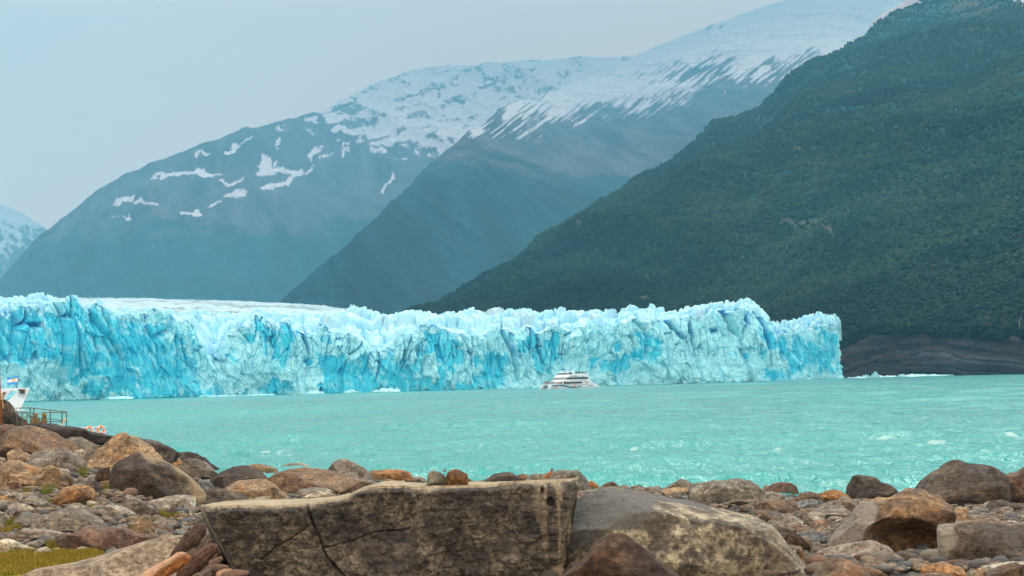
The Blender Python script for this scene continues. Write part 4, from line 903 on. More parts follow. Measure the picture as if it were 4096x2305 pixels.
H|1700,1055 1780,1000 1880,1015|1082|blu|small slate stone by the foot of the great arched boulder|
H|1610,1180 1720,1088 1840,1085|1202|gry|grey round stone against the great arched boulder|
H|895,815 1050,735 1200,708 1325,722|802|org|thin orange-brown rock edge behind the grey wedge|
H|2190,600 2330,522 2450,530 2560,580|640|tan|low tan stones behind the crest of the great arched boulder|
H|2080,560 2160,520 2240,545|590|gry|small dark stone at the base of the folded boulder|
A|145,860 200,795 260,790 330,810 400,850 445,895|908|gry|smooth grey rock left of the tan block|cuts=2
F|580,5 750,-10 850,20 920,90 985,165|195|gry|grey flat topped rock with a black edge left of the tan block|cuts=6,boxy=3.5
F|95,210 180,150 320,145 450,170 560,220 615,270|312|pnk|flat pink-orange rock at lower left|
F|-70,130 30,90 80,105 145,160|225|lgr|pale greenish rock at the left edge above the pink-orange one|
F|-70,50 20,18 100,50 160,90 252,138|155|org|orange-brown stone at the left edge|
F|185,390 280,300 390,273 480,300 560,360 595,415|435|brn|brown-grey hump behind the grey boulder beside the grass|
F|220,600 238,450 300,380 380,370 500,410 620,470 730,540 805,615|628|gry|grey boulder with a green tuft on its left|cuts=2
F|550,450 700,370 850,320 1000,270 1120,215 1280,213 1420,260 1500,300 1600,350 1700,440 1790,500 1868,610|685|gry|wide dark wrinkled dome in the lower left|cuts=3,rough=.06
F|1160,185 1230,148 1380,170 1500,210 1660,330|352|gry|grey rock rising behind the wide wrinkled dome|
F|1025,180 1100,130 1172,172|215|blu|small dark round stone under the tan block|cuts=1
F|1795,350 1840,230 1900,180 2000,163 2150,190 2300,260 2425,345 2420,400|442|lgr|pale grey rounded boulder below the biggest black boulder|cuts=2,rough=.03
F|1705,145 1790,73 1900,85 2060,168|238|gry|dark grey rock between the tan block and the pale rounded boulder|
G|135,195 200,90 240,-5 330,20 480,90 600,160 645,230|322|gry|sharp edged brown-grey wedge leaning left|cuts=9,boxy=3,rough=.02
G|395,395 430,280 520,172 620,200 800,270 865,345|396|drk|black faced triangular rock with a pale ridge|cuts=8,rough=.02
G|590,140 750,110 900,60 1050,26 1150,40 1230,100 1290,280|302|pnk|pinkish brown long rock behind the black stone|cuts=4
G|1025,30 1150,-2 1350,8 1505,55 1490,200|312|lgr|pale grey rock behind the pinkish long rock|cuts=3
G|750,270 850,215 1000,193 1105,245|362|lgr|grey facet rock left of the black stone|cuts=5
G|910,370 970,240 1040,218 1110,245 1145,310|387|drk|rounded black stone beside the green moss|cuts=3
G|1125,360 1170,290 1250,283 1355,385|402|blu|pale blue-grey stone right of the black stone|
G|1275,325 1380,278 1460,340|382|crm|beige stone close to the slab's left tip|
G|250,620 330,480 400,410 500,376 600,385 680,430 720,520 760,630|752|tan|tan boulder shaped like a tooth near the red slab|cuts=5
G|10,605 120,518 295,515|607|blu|slate blue stone on the gravel left of the tooth shaped boulder|
G|705,490 800,412 900,403 1050,430 1150,490 1215,570|592|pnk|pink granite rock right of the tooth shaped boulder|cuts=3
G|745,710 780,570 880,516 950,535 1050,600 1145,685|717|brn|brown-grey rock in front of the pink granite one|cuts=3
G|1245,500 1340,410 1420,393 1495,435|522|lgr|whitish green stone near the driftwood|
G|1275,610 1380,510 1500,440 1600,393 1645,480|622|gry|striped grey rock poking out behind the driftwood|cuts=4
G|1175,660 1230,598 1305,625|692|lgr|small white stone left of the driftwood|
G|835,725 950,690 1145,683|762|pnk|flat peach stone above the light tan slab|
G|975,765 1030,713 1120,718 1215,762|787|blu|small blue stone above the light tan slab|
G|815,795 860,728 960,740 1015,788|802|pnk|peach stone left of the small blue stone|
G|1115,710 1250,688 1335,700|742|gry|flat grey stone touching the driftwood|
F|950,770 1150,690 1300,680 1450,640 1560,590 1660,568 1850,600 2000,605 2200,600 2400,680 2600,740 2780,810|1010|red|low cracked red-brown slab at lower left|cuts=2,rough=.035,depth=.6
F|340,650 420,600 600,608 800,620 1000,660 1160,700|792|pnk|long pale pinkish slab above the grass|cuts=2
F|645,785 720,730 850,720 945,775|827|blu|striped blue-grey stone before the pale pinkish slab|
F|355,795 400,740 480,743 490,790|812|red|little rust coloured stone|
F|565,770 620,714 695,745|792|org|little orange round stone|cuts=1
F|105,750 180,690 270,708 285,790|807|pnk|purple-grey stone near the left edge above the grass|
F|-90,810 100,788 250,820 400,900 560,950 645,985|1010|crm|flat cream slab at the left edge over the grass|cuts=2,depth=.5
F|430,900 560,830 740,808 805,865|922|lgr|grey stone with a flat cream top beside the grass|cuts=3,boxy=3.4
F|548,1060 620,990 720,938 820,933 905,985|1077|pnk|pinkish grey stone half sunk in the grass|cuts=3
F|885,995 950,958 1060,948 1105,1003|1007|crm|cream stone touching the pinkish grey one in the grass|
F|1325,1015 1400,940 1470,923 1560,948 1670,1015|1027|lgr|grey oval stone at the edge of the grass|cuts=2
F|1635,1008 1700,983 1765,1033|1037|org|orange pebble-like stone right of the grey oval stone|
F|612,1133 680,1088 740,1078 805,1115|1137|crm|pale flat stone inside the grass|
F|-40,1140 10,1113 48,1148|1157|crm|cream stone in the grass at the left edge|
F|55,680 110,630 232,655|692|lgr|grey flat stone above the purple-grey stone|
F|-110,400 0,298 100,340 180,390 190,500|562|lgr|pale grey layered rock at the left edge|cuts=3
F|645,340 720,278 820,266 915,295|352|tan|tan-orange stone left of the wide wrinkled dome|
F|655,258 760,220 900,223 1000,193 1095,238|267|tan|long tan stone behind the tan-orange one|
F|535,310 600,266 675,288|327|pnk|little brown-pink stone near the tan-orange one|
F|95,510 130,418 200,398 245,430|532|drk|black hollow sided stone left of the grey boulder with the tuft|
P|20,2330 130,2280 290,2255 400,2225 500,2190 585,2165 650,2150 730,2145 820,2158 900,2200|2420|ltn|broad light tan slab sloping along the bottom left|D=26.2,depth=.7,cuts=1,rough=.012,boxy=2.2,sub=6
D|-40,900 120,820 250,590 330,530 450,505 700,494 1000,496 1200,512 1400,556 1600,610 1800,680 1950,740 2080,830 2200,950 2300,1070 2400,1180 2470,1290 2500,1420|1540|bld|enormous cream boulder blotched with black lichen right of the slab|D=25.5,depth=.55,cuts=2,rough=.026,boxy=2.3,lean=.9,sub=7,mix=.60:.72:-.6:.75
D|60,1330 300,1180 400,1050 480,960 560,915 640,903 720,920 780,970 880,1050 1000,1160 1120,1240 1260,1330|1450|rdb|dark red-brown pointed boulder at the bottom edge before the lichen boulder|D=23.2,depth=.6,cuts=3,rough=.03,lean=.5
D|110,1290 200,1190 280,1158 325,1200|1340|drk|small black stone in the gap between the slab and the red-brown boulder|D=24.2
C|248,440 256,360 264,316 300,310 350,325 420,352 432,430|442|olv|grey-green angular stone standing on top of the slab|D=26.35,zb=1,cuts=7,depth=.9,sink=.02
C|418,440 430,345 470,302 520,297 600,318 684,368 668,415 640,440|444|org|orange-brown stone on the slab touching the grey-green one|D=26.35,zb=1,cuts=7,depth=.7,sink=.02
'''
V7 = ico(7); ICO[7] = V7
nrock = 0
for line in ROCKS.strip().split('\n'):
    tg, pts, by, mt, lab, op = line.split('|')
    kw = {}
    for kv in op.split(','):
        if kv:
            a_, b_ = kv.split('='); kw[a_] = tuple(float(q) for q in b_.split(':')) if ':' in b_ else (float(b_) if a_ not in ('cuts', 'sub') else int(b_))
    if 'zb' in kw:
        ox, oy, k = TAGS[tg]; kw['zb'] = float(at(2000., float(by)*k+oy, kw['D'])[2])
        kw['name'] = 'stone'; kw['group'] = 'stones resting on the big slab'
    small = 'stone' in lab and 'zb' not in kw
    if small: kw['name'] = 'stone'; kw['cat'] = 'stone'; kw['group'] = 'stones among the boulders'
    rock(tg, pts, float(by), mt, lab, **kw); nrock += 1
print('rocks', nrock)
# ---------------------------------------------------------------- the front slab
def slab():
    up = np.array([(225,652),(300,648),(400,642),(600,636),(800,637),(1000,640),(1100,634),(1200,628),(1330,612),(1430,590),(1540,572),(1640,545),(1700,505),(1770,475),(1850,458),(1950,452),(2108,458),(2308,465),(2508,456),(2700,452),(2850,448),(2950,448),(3020,440),(3060,425),(3108,418),(3258,414),(3408,408),(3508,402),(3608,395),(3700,396),(3790,388)])
    bk = np.array([(225,645),(350,612),(600,590),(900,575),(1200,570),(1400,560),(1520,545),(1650,520),(1750,470),(1850,440),(1950,412),(2050,408),(2108,412),(2308,420),(2538,430),(2808,420),(3008,416),(3258,404),(3458,400),(3608,394),(3748,384),(3790,382)])
    ux, uy = 700+up[:, 0]*.427, 1750+up[:, 1]*.427; bx, by = 700+bk[:, 0]*.427, 1750+bk[:, 1]*.427
    Lx = [(2022,796),(2040,800),(2070,812),(2125,841),(2160,858),(2210,884),(2255,905),(2300,928),(2420,985)]
    Rx = [(1912,2319),(1955,2316),(1990,2311),(2030,2303),(2092,2288),(2140,2286),(2177,2279),(2250,2266),(2305,2245),(2420,2200)]
    Df = 26.0; nu, nv, nt2 = 560, 200, 40
    u = np.linspace(0, 1, nu)[None, :]
    zbot = at(1500., 2430., Df)[2]
    xt = 796+(2319-796)*u; T = at(xt, np.interp(xt, ux, uy)+3.6*fbm(np.stack([xt/22, xt*0], -1), 4, 50)+3*np.maximum(0, fbm(np.stack([xt/60, xt*0], -1), 3, 51)), Df)[..., 2]
    v = np.linspace(0, 1, nv)[:, None]; Z = zbot+(T-zbot)*v
    # x limits by height
    lz = at(np.array([p[1] for p in Lx], float), np.array([p[0] for p in Lx], float), Df); rz = at(np.array([p[1] for p in Rx], float), np.array([p[0] for p in Rx], float), Df)
    XL = np.interp(Z, lz[::-1, 2], lz[::-1, 0]); XR = np.interp(Z, rz[::-1, 2], rz[::-1, 0]); X = XL+(XR-XL)*u
    q = np.stack([X, Z], -1)
    F1, F2, r1, r2, ox, oy = voro(q*np.array([.9, 1.15])+.35*fbm(q*1.7, 3, 3)[..., None], 41)
    Y = Df+.0*X+.20*fbm(q*1.1, 4, 5)+.075*fbm(q*4, 5, 6)-.05*np.abs(fbm(q*9, 3, 7))+(r1-.5)*.05+ox*(r2-.5)*.14+.012*np.exp(-((F2-F1)/.02)**2)
    Y = Y+.16*(1-v)*sst(-1.4, -2.6, X)+.25*sst(.02, 0, v*0+np.minimum(u, .02))+.5*sst(.96, 1, u)**2*.6
    Y = Y+.03*ridged(np.stack([X*5, Z*.7], -1), 3, 8)*sst(0, .8, X)
    # two round holes and a cleft
    for hx, hy, rr in ((1335, 500, .026), (1405, 608, .040)):
        c = at(1600+hx*.427, 1750+hy*.427, Df); Y = Y+.16*np.exp(-(((X-c[0]+.02*fbm(q*14, 3, 33))/rr)**2+((Z-c[2]+.03*fbm(q*14, 3, 34))/(rr*1.5))**2)**1.3)
    pk = at(np.array([1236., 1285., 1300., 1387.]), np.array([2027., 2165., 2210., 2305.]), Df)
    wob = .035*fbm(q*3, 4, 61); xc = X-np.interp(Z, pk[::-1, 2], pk[::-1, 0])+wob; Y = Y+.09*np.exp(-(xc/(.012+.012*vnoise(q*2, 62)**2*3))**2)-.07*sst(-.02, .03, xc)*sst(1.6, .2, xc)
    p2 = at(np.array([1040., 1100., 1160., 1240.]), np.array([2240., 2190., 2160., 2100.]), Df)
    Y = Y+.06*np.exp(-((Z-np.interp(X, p2[:, 0], p2[:, 2])+wob)/.012)**2)*((X > p2[0, 0]) & (X < p2[-1, 0]))
    p3 = at(np.array([1290., 1400., 1500., 1640.]), np.array([2190., 2165., 2130., 2112.]), Df)
    Y = Y+.06*np.exp(-((Z-np.interp(X, p3[:, 0], p3[:, 2])+wob)/.012)**2)*((X > p3[0, 0]) & (X < p3[-1, 0]))
    rnd_ = sst(.93, 1, v)**2; Y = Y+.10*rnd_; FACE = np.stack([X, Y, Z], -1)
    Db = 27.4; TB = at(xt, np.interp(xt, bx, by), Db)
    t = np.linspace(0, 1, nt2)[1:, None]
    TXm = X[-1]+(TB[..., 0]-X[-1])*t; TY = Y[-1]+(Db-Y[-1])*t; TZ = T+(TB[..., 2]-T)*t**.8+.015*fbm(np.stack([TXm*3, TY*3], -1), 4, 9)
    b = np.linspace(0, 1, 40)[1:, None]; BX_ = TXm[-1:]*1+0*b; BXc = BX_.mean(); BX_ = BXc+(BX_-BXc)*(1-.12*b); BY = TY[-1:]+.3*np.sin(b*3.1)+0*b; BZ = TZ[-1:]+(zbot-TZ[-1:])*b
    P = np.concatenate([FACE, np.stack([TXm, TY, TZ], -1), np.stack([BX_, BY+0*BX_, BZ+0*BX_], -1)], 0)
    F = grid_faces(P.shape[0], nu); nrw = P.shape[0]
    # side caps: join column ends front to back
    side = []
    h = nrw//2
    for cidx in (0, nu-1):
        for k in range(h-1):
            a_, b_ = k, nrw-1-k; side.append([a_*nu+cidx, (a_+1)*nu+cidx, (b_-1)*nu+cidx, b_*nu+cidx])
    F = np.concatenate([F, np.array(side)])
    loc = np.array([0, Df, zbot]); me = mesh_np('flat_topped_slab', P.reshape(-1, 3)-loc, F)
    mf = sst(.0, .25, fbm(np.stack([P[..., 0]*9, P[..., 2]*1.6+P[..., 0]*1.2], -1), 4, 77))*sst(-.1, .9, P[..., 0]+.3*fbm(P[..., ::2]*2, 3, 78))*.62
    mf[nv:nv+nt2-1] = np.maximum(mf[nv:nv+nt2-1], .7+.4*fbm(P[nv:nv+nt2-1]*4, 4, 79)); mf[nv-4:nv] = np.maximum(mf[nv-4:nv], .7)  # top and lip coloured paler, standing in for stronger light from above
    at2 = me.attributes.new('Mix', 'FLOAT', 'POINT'); at2.data.foreach_set('value', np.clip(mf, 0, 1).reshape(-1).astype(np.float32))
    tag(link('boulder', me, RM['slb'], None, loc), 'massive flat topped grey-brown slab with cracked face in the centre foreground', 'rock', 'boulders on the lake shore')
slab()
# ---------------------------------------------------------------- filler stones
def fillers():
    protos = {}
    zones = [('left', (0, 1150), (1925, 2170), 95, 'small rounded stone on the gravel among the left boulders'),
             ('right', (2500, 3560), (1975, 2200), 46, 'small rounded stone among the boulders right of the lichen boulder'),
             ('far', (3860, 4096), (2010, 2095), 45, 'small pale stone in the pebble field at the right edge')]
    mats = ['gry', 'lgr', 'tan', 'tan', 'gry', 'brn', 'brn', 'olv', 'pnk', 'blu', 'crm']
    for k in range(10):
        V, F = ICO[4]; s = 1+.28*fbm(V*1.1+k*9, 3, k)+.08*fbm(V*4+k, 3, k+50)
        P = V*s[:, None]*np.array([1.2, .95, .62]); g = np.random.default_rng(k)
        for q in range(14):
            n = g.normal(0, 1, 3); n /= np.linalg.norm(n); h = P@n; lim = h.max()*g.uniform(.66, .88); P = P-np.maximum(h-lim, 0)[:, None]*n*.9
        protos[k] = mesh_np('stone', P, F)
    rnd = random.Random(11)
    vis = [m.copy() for m in ()]
    cache = {}
    for zn, (x0, x1), (y0, y1), n, lab in zones:
        for i in range(n):
            px = rnd.uniform(x0, x1); py = rnd.uniform(y0, y1)
            if px < 450 and py > 2150: py = rnd.uniform(1950, 2140)
            D = hit(px, py); p = at(px, py, D)
            k = rnd.randrange(10); mt = rnd.choice(mats)
            if (k, mt) not in cache:
                me = protos[k].copy(); me.materials.clear(); me.materials.append(RM[mt]); cache[(k, mt)] = me
            r = (9+36*rnd.random()**(2.0 if zn != 'right' else 1.1))*D/FPX*(1 if zn != 'far' else .8)
            o = bpy.data.objects.new('stone', cache[(k, mt)]); COL.objects.link(o); o.location = (p[0], p[1], p[2]+r*.22)
            o.scale = (r, r, r*rnd.uniform(.7, 1.1)); o.rotation_euler = (rnd.uniform(-.2, .2), rnd.uniform(-.2, .2), rnd.uniform(0, 6.28))
            tag(o, lab, 'stone', {'left': 'small stones between the left boulders', 'right': 'small stones between the right boulders', 'far': 'small stones of the right pebble field'}[zn])
fillers()
# ================================================================ people
def skin_mesh(name, joints, edges, sub=2):
    me = bpy.data.meshes.new('tmp'); me.from_pydata([j[:3] for j in joints], edges, []); o = bpy.data.objects.new('tmp', me); COL.objects.link(o)
    md = o.modifiers.new('s', 'SKIN'); md.use_smooth_shade = True
    for i, j in enumerate(joints):
        sv = me.skin_vertices[0].data[i]; sv.radius = (j[3], j[4] if len(j) > 4 else j[3]); sv.use_root = (i == 0)
    sb = o.modifiers.new('b', 'SUBSURF'); sb.levels = sub; sb.render_levels = sub
    dg = bpy.context.evaluated_depsgraph_get(); r = bpy.data.meshes.new_from_object(o.evaluated_get(dg)); r.name = name
    bpy.data.objects.remove(o); bpy.data.meshes.remove(me)
    for p in r.polygons: p.use_smooth = True
    return r
def body(arm='down', coat=0):
    k = 1+coat*.35
    J = [(0,0,.93,.15*k,.12*k),(0,0,1.15,.145*k,.11*k),(0,0,1.38,.19*k,.12*k),(0,0,1.50,.07,.07),(0,.01,1.60,.09,.10),(0,0,1.70,.075,.085),
         (.09,0,.85,.10*k,.10),(.10,.01,.48,.07,.075),(.10,0,.08,.05,.055),(.10,-.12,.03,.045,.03),
         (-.09,0,.85,.10*k,.10),(-.10,.01,.48,.07,.075),(-.10,0,.08,.05,.055),(-.10,-.12,.03,.045,.03)]
    E = [(0,1),(1,2),(2,3),(3,4),(4,5),(0,6),(6,7),(7,8),(8,9),(0,10),(10,11),(11,12),(12,13)]
    for s in (1, -1):
        b = len(J); sh = (.21*s,0,1.41,.062*k,.062*k)
        if arm == 'down': el = (.27*s,.02,1.14,.05*k); wr = (.25*s,-.06,.90,.035); ha = (.25*s,-.09,.82,.04,.025)
        elif arm == 'rail': el = (.27*s,-.10,1.16,.05*k); wr = (.22*s,-.34,1.10,.035); ha = (.20*s,-.42,1.09,.04,.025)
        else: el = (.30*s,-.18,1.36,.05*k); wr = (.12*s,-.28,1.56,.035); ha = (.08*s,-.26,1.62,.04,.025)
        J += [sh, el, wr, ha]; E += [(2,b),(b,b+1),(b+1,b+2),(b+2,b+3)]
    return J, E
M_COAT = {k: simple('coat_'+k, c, .8) for k, c in {'navy': (.02,.03,.07), 'black': (.02,.02,.022), 'red': (.45,.03,.03), 'blue': (.04,.22,.55), 'grey': (.10,.11,.12), 'teal': (.02,.12,.13)}.items()}
M_OLIVE = simple('olive_raincoat', (.12, .105, .035), .7, .3, 5); M_SKIN = simple('skin', (.45, .28, .2), .6); M_HAIR = simple('hair', (.03, .02, .015), .7)
POSES = [skin_mesh('person', *body(a), sub=1) for a in ('down', 'rail', 'camera')]
HEAD = MB().loft([[(.105*r*math.cos(t*math.pi/4), .01+.115*r*math.sin(t*math.pi/4), z) for t in range(8)] for z, r in ((1.60,1),(1.66,1.06),(1.72,.9),(1.77,.35))])
def person(loc, rz, coat, pose, lab, group, s=1.0, parent=None, hairy=True):
    me = POSES[pose].copy(); me.materials.append(M_COAT[coat])
    o = link('person', me, None, None, loc); o.rotation_euler = (0, 0, rz); o.scale = (s, s, s); tag(o, lab, 'person', group)
    me2 = HEAD_ME; h = link('hair', me2, M_HAIR, o)
    return o
_h = HEAD.build('hair', M_HAIR, smooth=True); HEAD_ME = _h.data; bpy.data.objects.remove(_h)
# ================================================================ catamaran
M_WHT = simple('boat_white', (.55,.78,.90), .35, .04); M_GLS = simple('dark_glass', (.016,.022,.035), .12, .2); M_TEAL = simple('teal_stripe', (.012,.15,.20), .4, .05)
M_RED = simple('orange_red', (.75,.09,.02), .5, .05); M_FRONTG = simple('front_glass', (.14,.22,.22), .1, .2); M_BLK = simple('black_trim', (.02,.02,.025), .5); M_GREY = simple('grey_trim', (.42,.45,.43), .5, .06)  # plain grey is for the doors and the small lettering
BX0, BD = 2277., 1005.
def text_mesh(txt, size, shear=.3):
    cu = bpy.data.curves.new('t', 'FONT'); cu.body = txt; cu.size = size; cu.shear = shear; cu.extrude = .01; cu.offset = .02
    o = bpy.data.objects.new('t', cu); COL.objects.link(o); dg = bpy.context.evaluated_depsgraph_get()
    me = bpy.data.meshes.new_from_object(o.evaluated_get(dg)); bpy.data.objects.remove(o); bpy.data.curves.remove(cu); return me
def catamaran():
    # local frame: +x forward, near side is +y. a = metres aft of the near bow tip: x = 15.5 - a
    yaw = math.radians(180+38)   # bow to the left and towards the camera
    c = at(BX0, 1555., BD); c[2] = -.05
    R = empty('catamaran', c, 'white three deck sightseeing catamaran with teal swoosh sailing before the glacier', 'boat', None, yaw)
    X = lambda a: 15.5-a; HB = 5.0
    # hulls
    for s in (1, -1):
        m = MB(); rings = []
        for a, wt, wb, zt, zb in ((-.9,.10,.06,2.0,-.1),(.6,.9,.25,2.25,-.3),(3,1.55,.7,2.4,-.4),(8,1.7,1.0,2.35,-.4),(28,1.7,1.0,2.0,-.4),(31.4,1.6,.9,1.0 if 0 else .75,-.3)):
            yc = s*(HB-1.7); x = X(a); xb = x-.0+(1.1 if a < 0 else 0)
            rings.append([(x, yc-wt, zt), (x, yc+wt, zt), (x, yc+wt*.97, zt*.55), (xb, yc+wb, zb), (xb, yc-wb, zb), (x, yc-wt*.9, zt*.5)])
        m.loft(rings); h = m.build('hull', M_WHT, R, smooth=False, bevel=.05)
        if s == 1: h['label'] = 'near hull with the teal swoosh'
        # dark foot along the water at the bow
        b = MB(); b.loft([[(X(a), s*(HB-1.7)+w_, .28), (X(a), s*(HB-1.7)-w_, .28), (X(a), s*(HB-1.7)-w_, -.3), (X(a), s*(HB-1.7)+w_, -.3)] for a, w_ in ((-1.1,.2),(1,.75),(5,1.15),(9,1.2))]); b.build('boot_stripe', M_BLK, R)
    # deck between the hulls, blue edge at the bows
    d = MB(); d.loft([[(X(a), -w, z0), (X(a), w, z0), (X(a), w, z1), (X(a), -w, z1)] for a, w, z0, z1 in ((1.2,4.6,1.7,2.45),(4,5.02,1.5,2.6),(28,5.02,1.4,2.6),(29.5,4.9,1.3,1.9))]); d.build('deck', M_WHT, R)
    d = MB(); d.box((X(.9), 0, 1.95), (.5, 9.0, .5)); d.build('bow_beam', M_TEAL, R)
    # superstructure blocks: (front a bottom, front a top, aft a bottom, aft a top, z0, z1, half width)
    def block(name, afb, aft_, aab, aat, z0, z1, hw, hwt, mat=M_WHT, nose=1.6):
        P = lambda af, aa, z, h: [(X(af)+nose, -h*.45, z), (X(af)+nose, h*.45, z), (X(af)-.9, h, z), (X(aa), h, z), (X(aa), -h, z), (X(af)-.9, -h, z)]
        return MB().loft([P(afb, aab, z0, hw), P(aft_, aat, z1, hwt)]).build(name, mat, R)
    block('main_cabin', 5.2, 6.6, 26.2, 25.9, 2.6, 3.85, 4.95, 4.93)
    block('fascia', 6.2, 8.2, 26.0, 24.6, 3.85, 4.85, 4.99, 4.97)
    block('upper_cabin', 8.0, 9.3, 24.4, 24.2, 4.85, 6.05, 4.93, 4.9)
    block('fascia', 9.0, 10.4, 24.3, 23.8, 6.05, 7.05, 4.97, 4.9)
    block('wheelhouse', 10.4, 11.8, 15.2, 14.6, 7.05, 8.35, 3.7, 3.4)
    block('roof', 11.2, 11.5, 16.2, 15.6, 8.35, 8.55, 3.8, 3.8)
    # windows: long side bands (both sides) and front panes
    def side_band(z0, z1, a0, a1, h0, sl, name='window'):
        for s in (1, -1):
            m = MB(); y0 = s*(h0+.02); y1 = s*(h0+.09)
            q = [(X(a0+sl[0]), z0), (X(a1), z0), (X(a1-.35), z1), (X(a0+sl[1]), z1)]
            m.loft([[(x, y0, z) for x, z in q], [(x, y1, z) for x, z in q]]); m.build(name, M_GLS, R)
    side_band(2.75, 3.72, 7.6, 19.8, 4.93, (0, .9)); side_band(4.98, 5.95, 9.6, 24.1, 4.88, (-.2, .8)); side_band(7.2, 8.2, 12.4, 15.0, 3.5, (-.8, .3))
    def front_panes(n, afb, aft_, z0, z1, hw, hwt, nose=1.6):
        def pt(f, top):
            a = aft_ if top else afb; h = hwt if top else hw
            xs_ = [X(a)-.9, X(a)+nose, X(a)+nose, X(a)-.9]; ys_ = [-h, -h*.45, h*.45, h]; t = f*3; i = min(int(t), 2); u = t-i
            return (xs_[i]*(1-u)+xs_[i+1]*u, ys_[i]*(1-u)+ys_[i+1]*u)
        for k in range(n):
            f0, f1 = (k+.08)/n, (k+.92)/n; m = MB()
            def q(top, f, z): x, y = pt(f, top); return (x+.05, y*1.004, z)
            A = [q(0, f0, z0), q(0, f1, z0), q(1, f1, z1), q(1, f0, z1)]
            m.loft([[(x-.03, y, z) for x, y, z in A], [(x+.06, y, z) for x, y, z in A]]); m.build('window', M_FRONTG, R)
    front_panes(6, 5.35, 6.5, 2.8, 3.72, 4.93, 4.92); front_panes(9, 8.15, 9.2, 5.0, 5.95, 4.92, 4.9); front_panes(9, 10.6, 11.7, 7.2, 8.22, 3.66, 3.42)
    # upper deck rail wall, arch, mast
    m = MB()
    for s in (1, -1): m.box((X(19.4), s*4.85, 7.4), (8.6, .12, .7))
    m.box((X(23.7), 0, 7.4), (.12, 9.6, .7)); m.build('bulwark', M_WHT, R)
    m = MB()
    for s in (1, -1): m.loft([[(X(11.8), s*2.6, 8.5), (X(12.3), s*2.6, 8.5), (X(12.3), s*2.8, 8.5), (X(11.8), s*2.8, 8.5)], [(X(13.6), s*2.2, 9.5), (X(13.9), s*2.2, 9.5), (X(13.9), s*2.4, 9.5), (X(13.6), s*2.4, 9.5)]]); m.loft([[(X(15.2), s*2.6, 8.5), (X(16.6), s*2.6, 8.5), (X(16.6), s*2.8, 8.5), (X(15.2), s*2.8, 8.5)], [(X(15.6), s*2.2, 9.6), (X(16.4), s*2.2, 9.6), (X(16.4), s*2.4, 9.6), (X(15.6), s*2.4, 9.6)]])
    m.box((X(15.0), 0, 9.62), (2.9, 4.9, .2)); m.build('arch', M_WHT, R)
    m = MB().bar((X(14.6), 0, 9.7), (X(15.3), 0, 12.6), .09, 6, .05); m.bar((X(15.0), -.6, 11.6), (X(15.0), .6, 11.6), .05); m.box((X(14.6), .5, 10.1), (.5, 1.2, .16)); m.build('mast', M_WHT, R)
    # stern: sloping quarter, door, vents, bow rails
    m = MB()
    for s in (1, -1):
        q = [(X(24.6), 4.85), (X(26.4), 3.2), (X(28.6), 2.6), (X(30.2), 1.7), (X(24.6), 1.7)]; m.loft([[(x, s*4.7, z) for x, z in q], [(x, s*5.0, z) for x, z in q]])
    m.build('quarter_panel', M_WHT, R)
    for s in (1, -1):
        m = MB().box((X(23.3), s*5.0, 3.2), (2.0, .1, 1.15)); m.build('door', M_GREY, R)
    ring = lambda cx, z, r, w, n=20: [[(cx+rr*math.cos(2*math.pi*t/n), y, z+rr*math.sin(2*math.pi*t/n)) for rr, y in ((r, 5.03), (r+w, 5.03), (r+w, 5.11), (r, 5.11))] for t in range(n+1)]
    m = MB().loft(ring(X(20.9), 4.55, 1.5, .16, 28)); m.build('emblem', M_TEAL, R)
    m = MB(); q = [(-.7,.1),(-.1,.9),(.25,.45),(.55,.8),(1.0,-.1),(.3,-.75),(.1,-.1),(-.25,-.5)]
    m.loft([[(X(20.9)-x, 5.04, 4.5+z) for x, z in q], [(X(20.9)-x, 5.10, 4.5+z) for x, z in q]]); m.build('emblem', simple('emblem_blue', (.25,.52,.62), .5), R)
    for a, rr in ((17.3, .55), (19.0, .55), (20.8, .55)):
        m = MB(); n = 10
        m.loft([[(X(a)+.75*math.cos(2*math.pi*t/n), 5.0+dy, 6.75+.42*math.sin(2*math.pi*t/n)) for t in range(n)] for dy in (0, .45)]); m.build('raft_canister', M_WHT, R)
    # teal swoosh along the near hull
    for s in (1,):
        top = [(.6,2.30),(3,2.48),(6,2.40),(9,2.02),(12,1.55),(14.5,1.30),(17,1.30),(19.2,1.62)]; bot = [(19.2,1.55),(17,.92),(14.5,.72),(12,.85),(9,1.30),(6,1.68),(3,1.80),(.6,1.85)]
        pts = [(X(a), z) for a, z in top+bot]; n = len(top); m = MB()
        vs = [(x, 5.05, z) for x, z in pts]; m.v = vs; m.f = [(i, i+1, 2*n-2-i, 2*n-1-i) for i in range(n-1)]
        o = m.build('swoosh', M_TEAL, R); sm = o.modifiers.new('t', 'SOLIDIFY'); sm.thickness = .1; sm.offset = 0
    m = MB().box((X(14.5), 5.03, 2.38), (27, .08, .10)); m.build('rub_rail', simple('dark_rail', (.06,.03,.06), .5), R)
    m = MB().box((X(18.3), 5.02, 1.55), (2.2, .12, .3)); m.build('vent', M_BLK, R)
    m = MB().box((X(25.2), 4.99, 1.55), (3.6, .12, .26)); m.build('vent', M_BLK, R)
    def lettering(txt, a, z, size, y=5.06, mat=M_TEAL):
        me = text_mesh(txt, size); o = link('lettering', me, mat, R, (X(a), y, z)); o.rotation_euler = (math.pi/2, 0, math.pi); return o
    lettering('Maria Turquesa', 12.2, 6.33, .75, 5.0); lettering('the spirit of the Glaciers', 12.4, 4.15, .62, 5.03, M_GREY); 
    me = text_mesh('Maria Turquesa', .8); o = link('lettering', me, M_TEAL, R, (X(7.2)+1.72, -3.3, 4.15)); o.rotation_euler = (math.pi/2, 0, math.pi/2)
    m = MB()
    for y in (-4.4, -2.2, 0, 2.2, 4.4): m.bar((X(1.4), y, 2.4), (X(1.4), y, 3.35), .04)
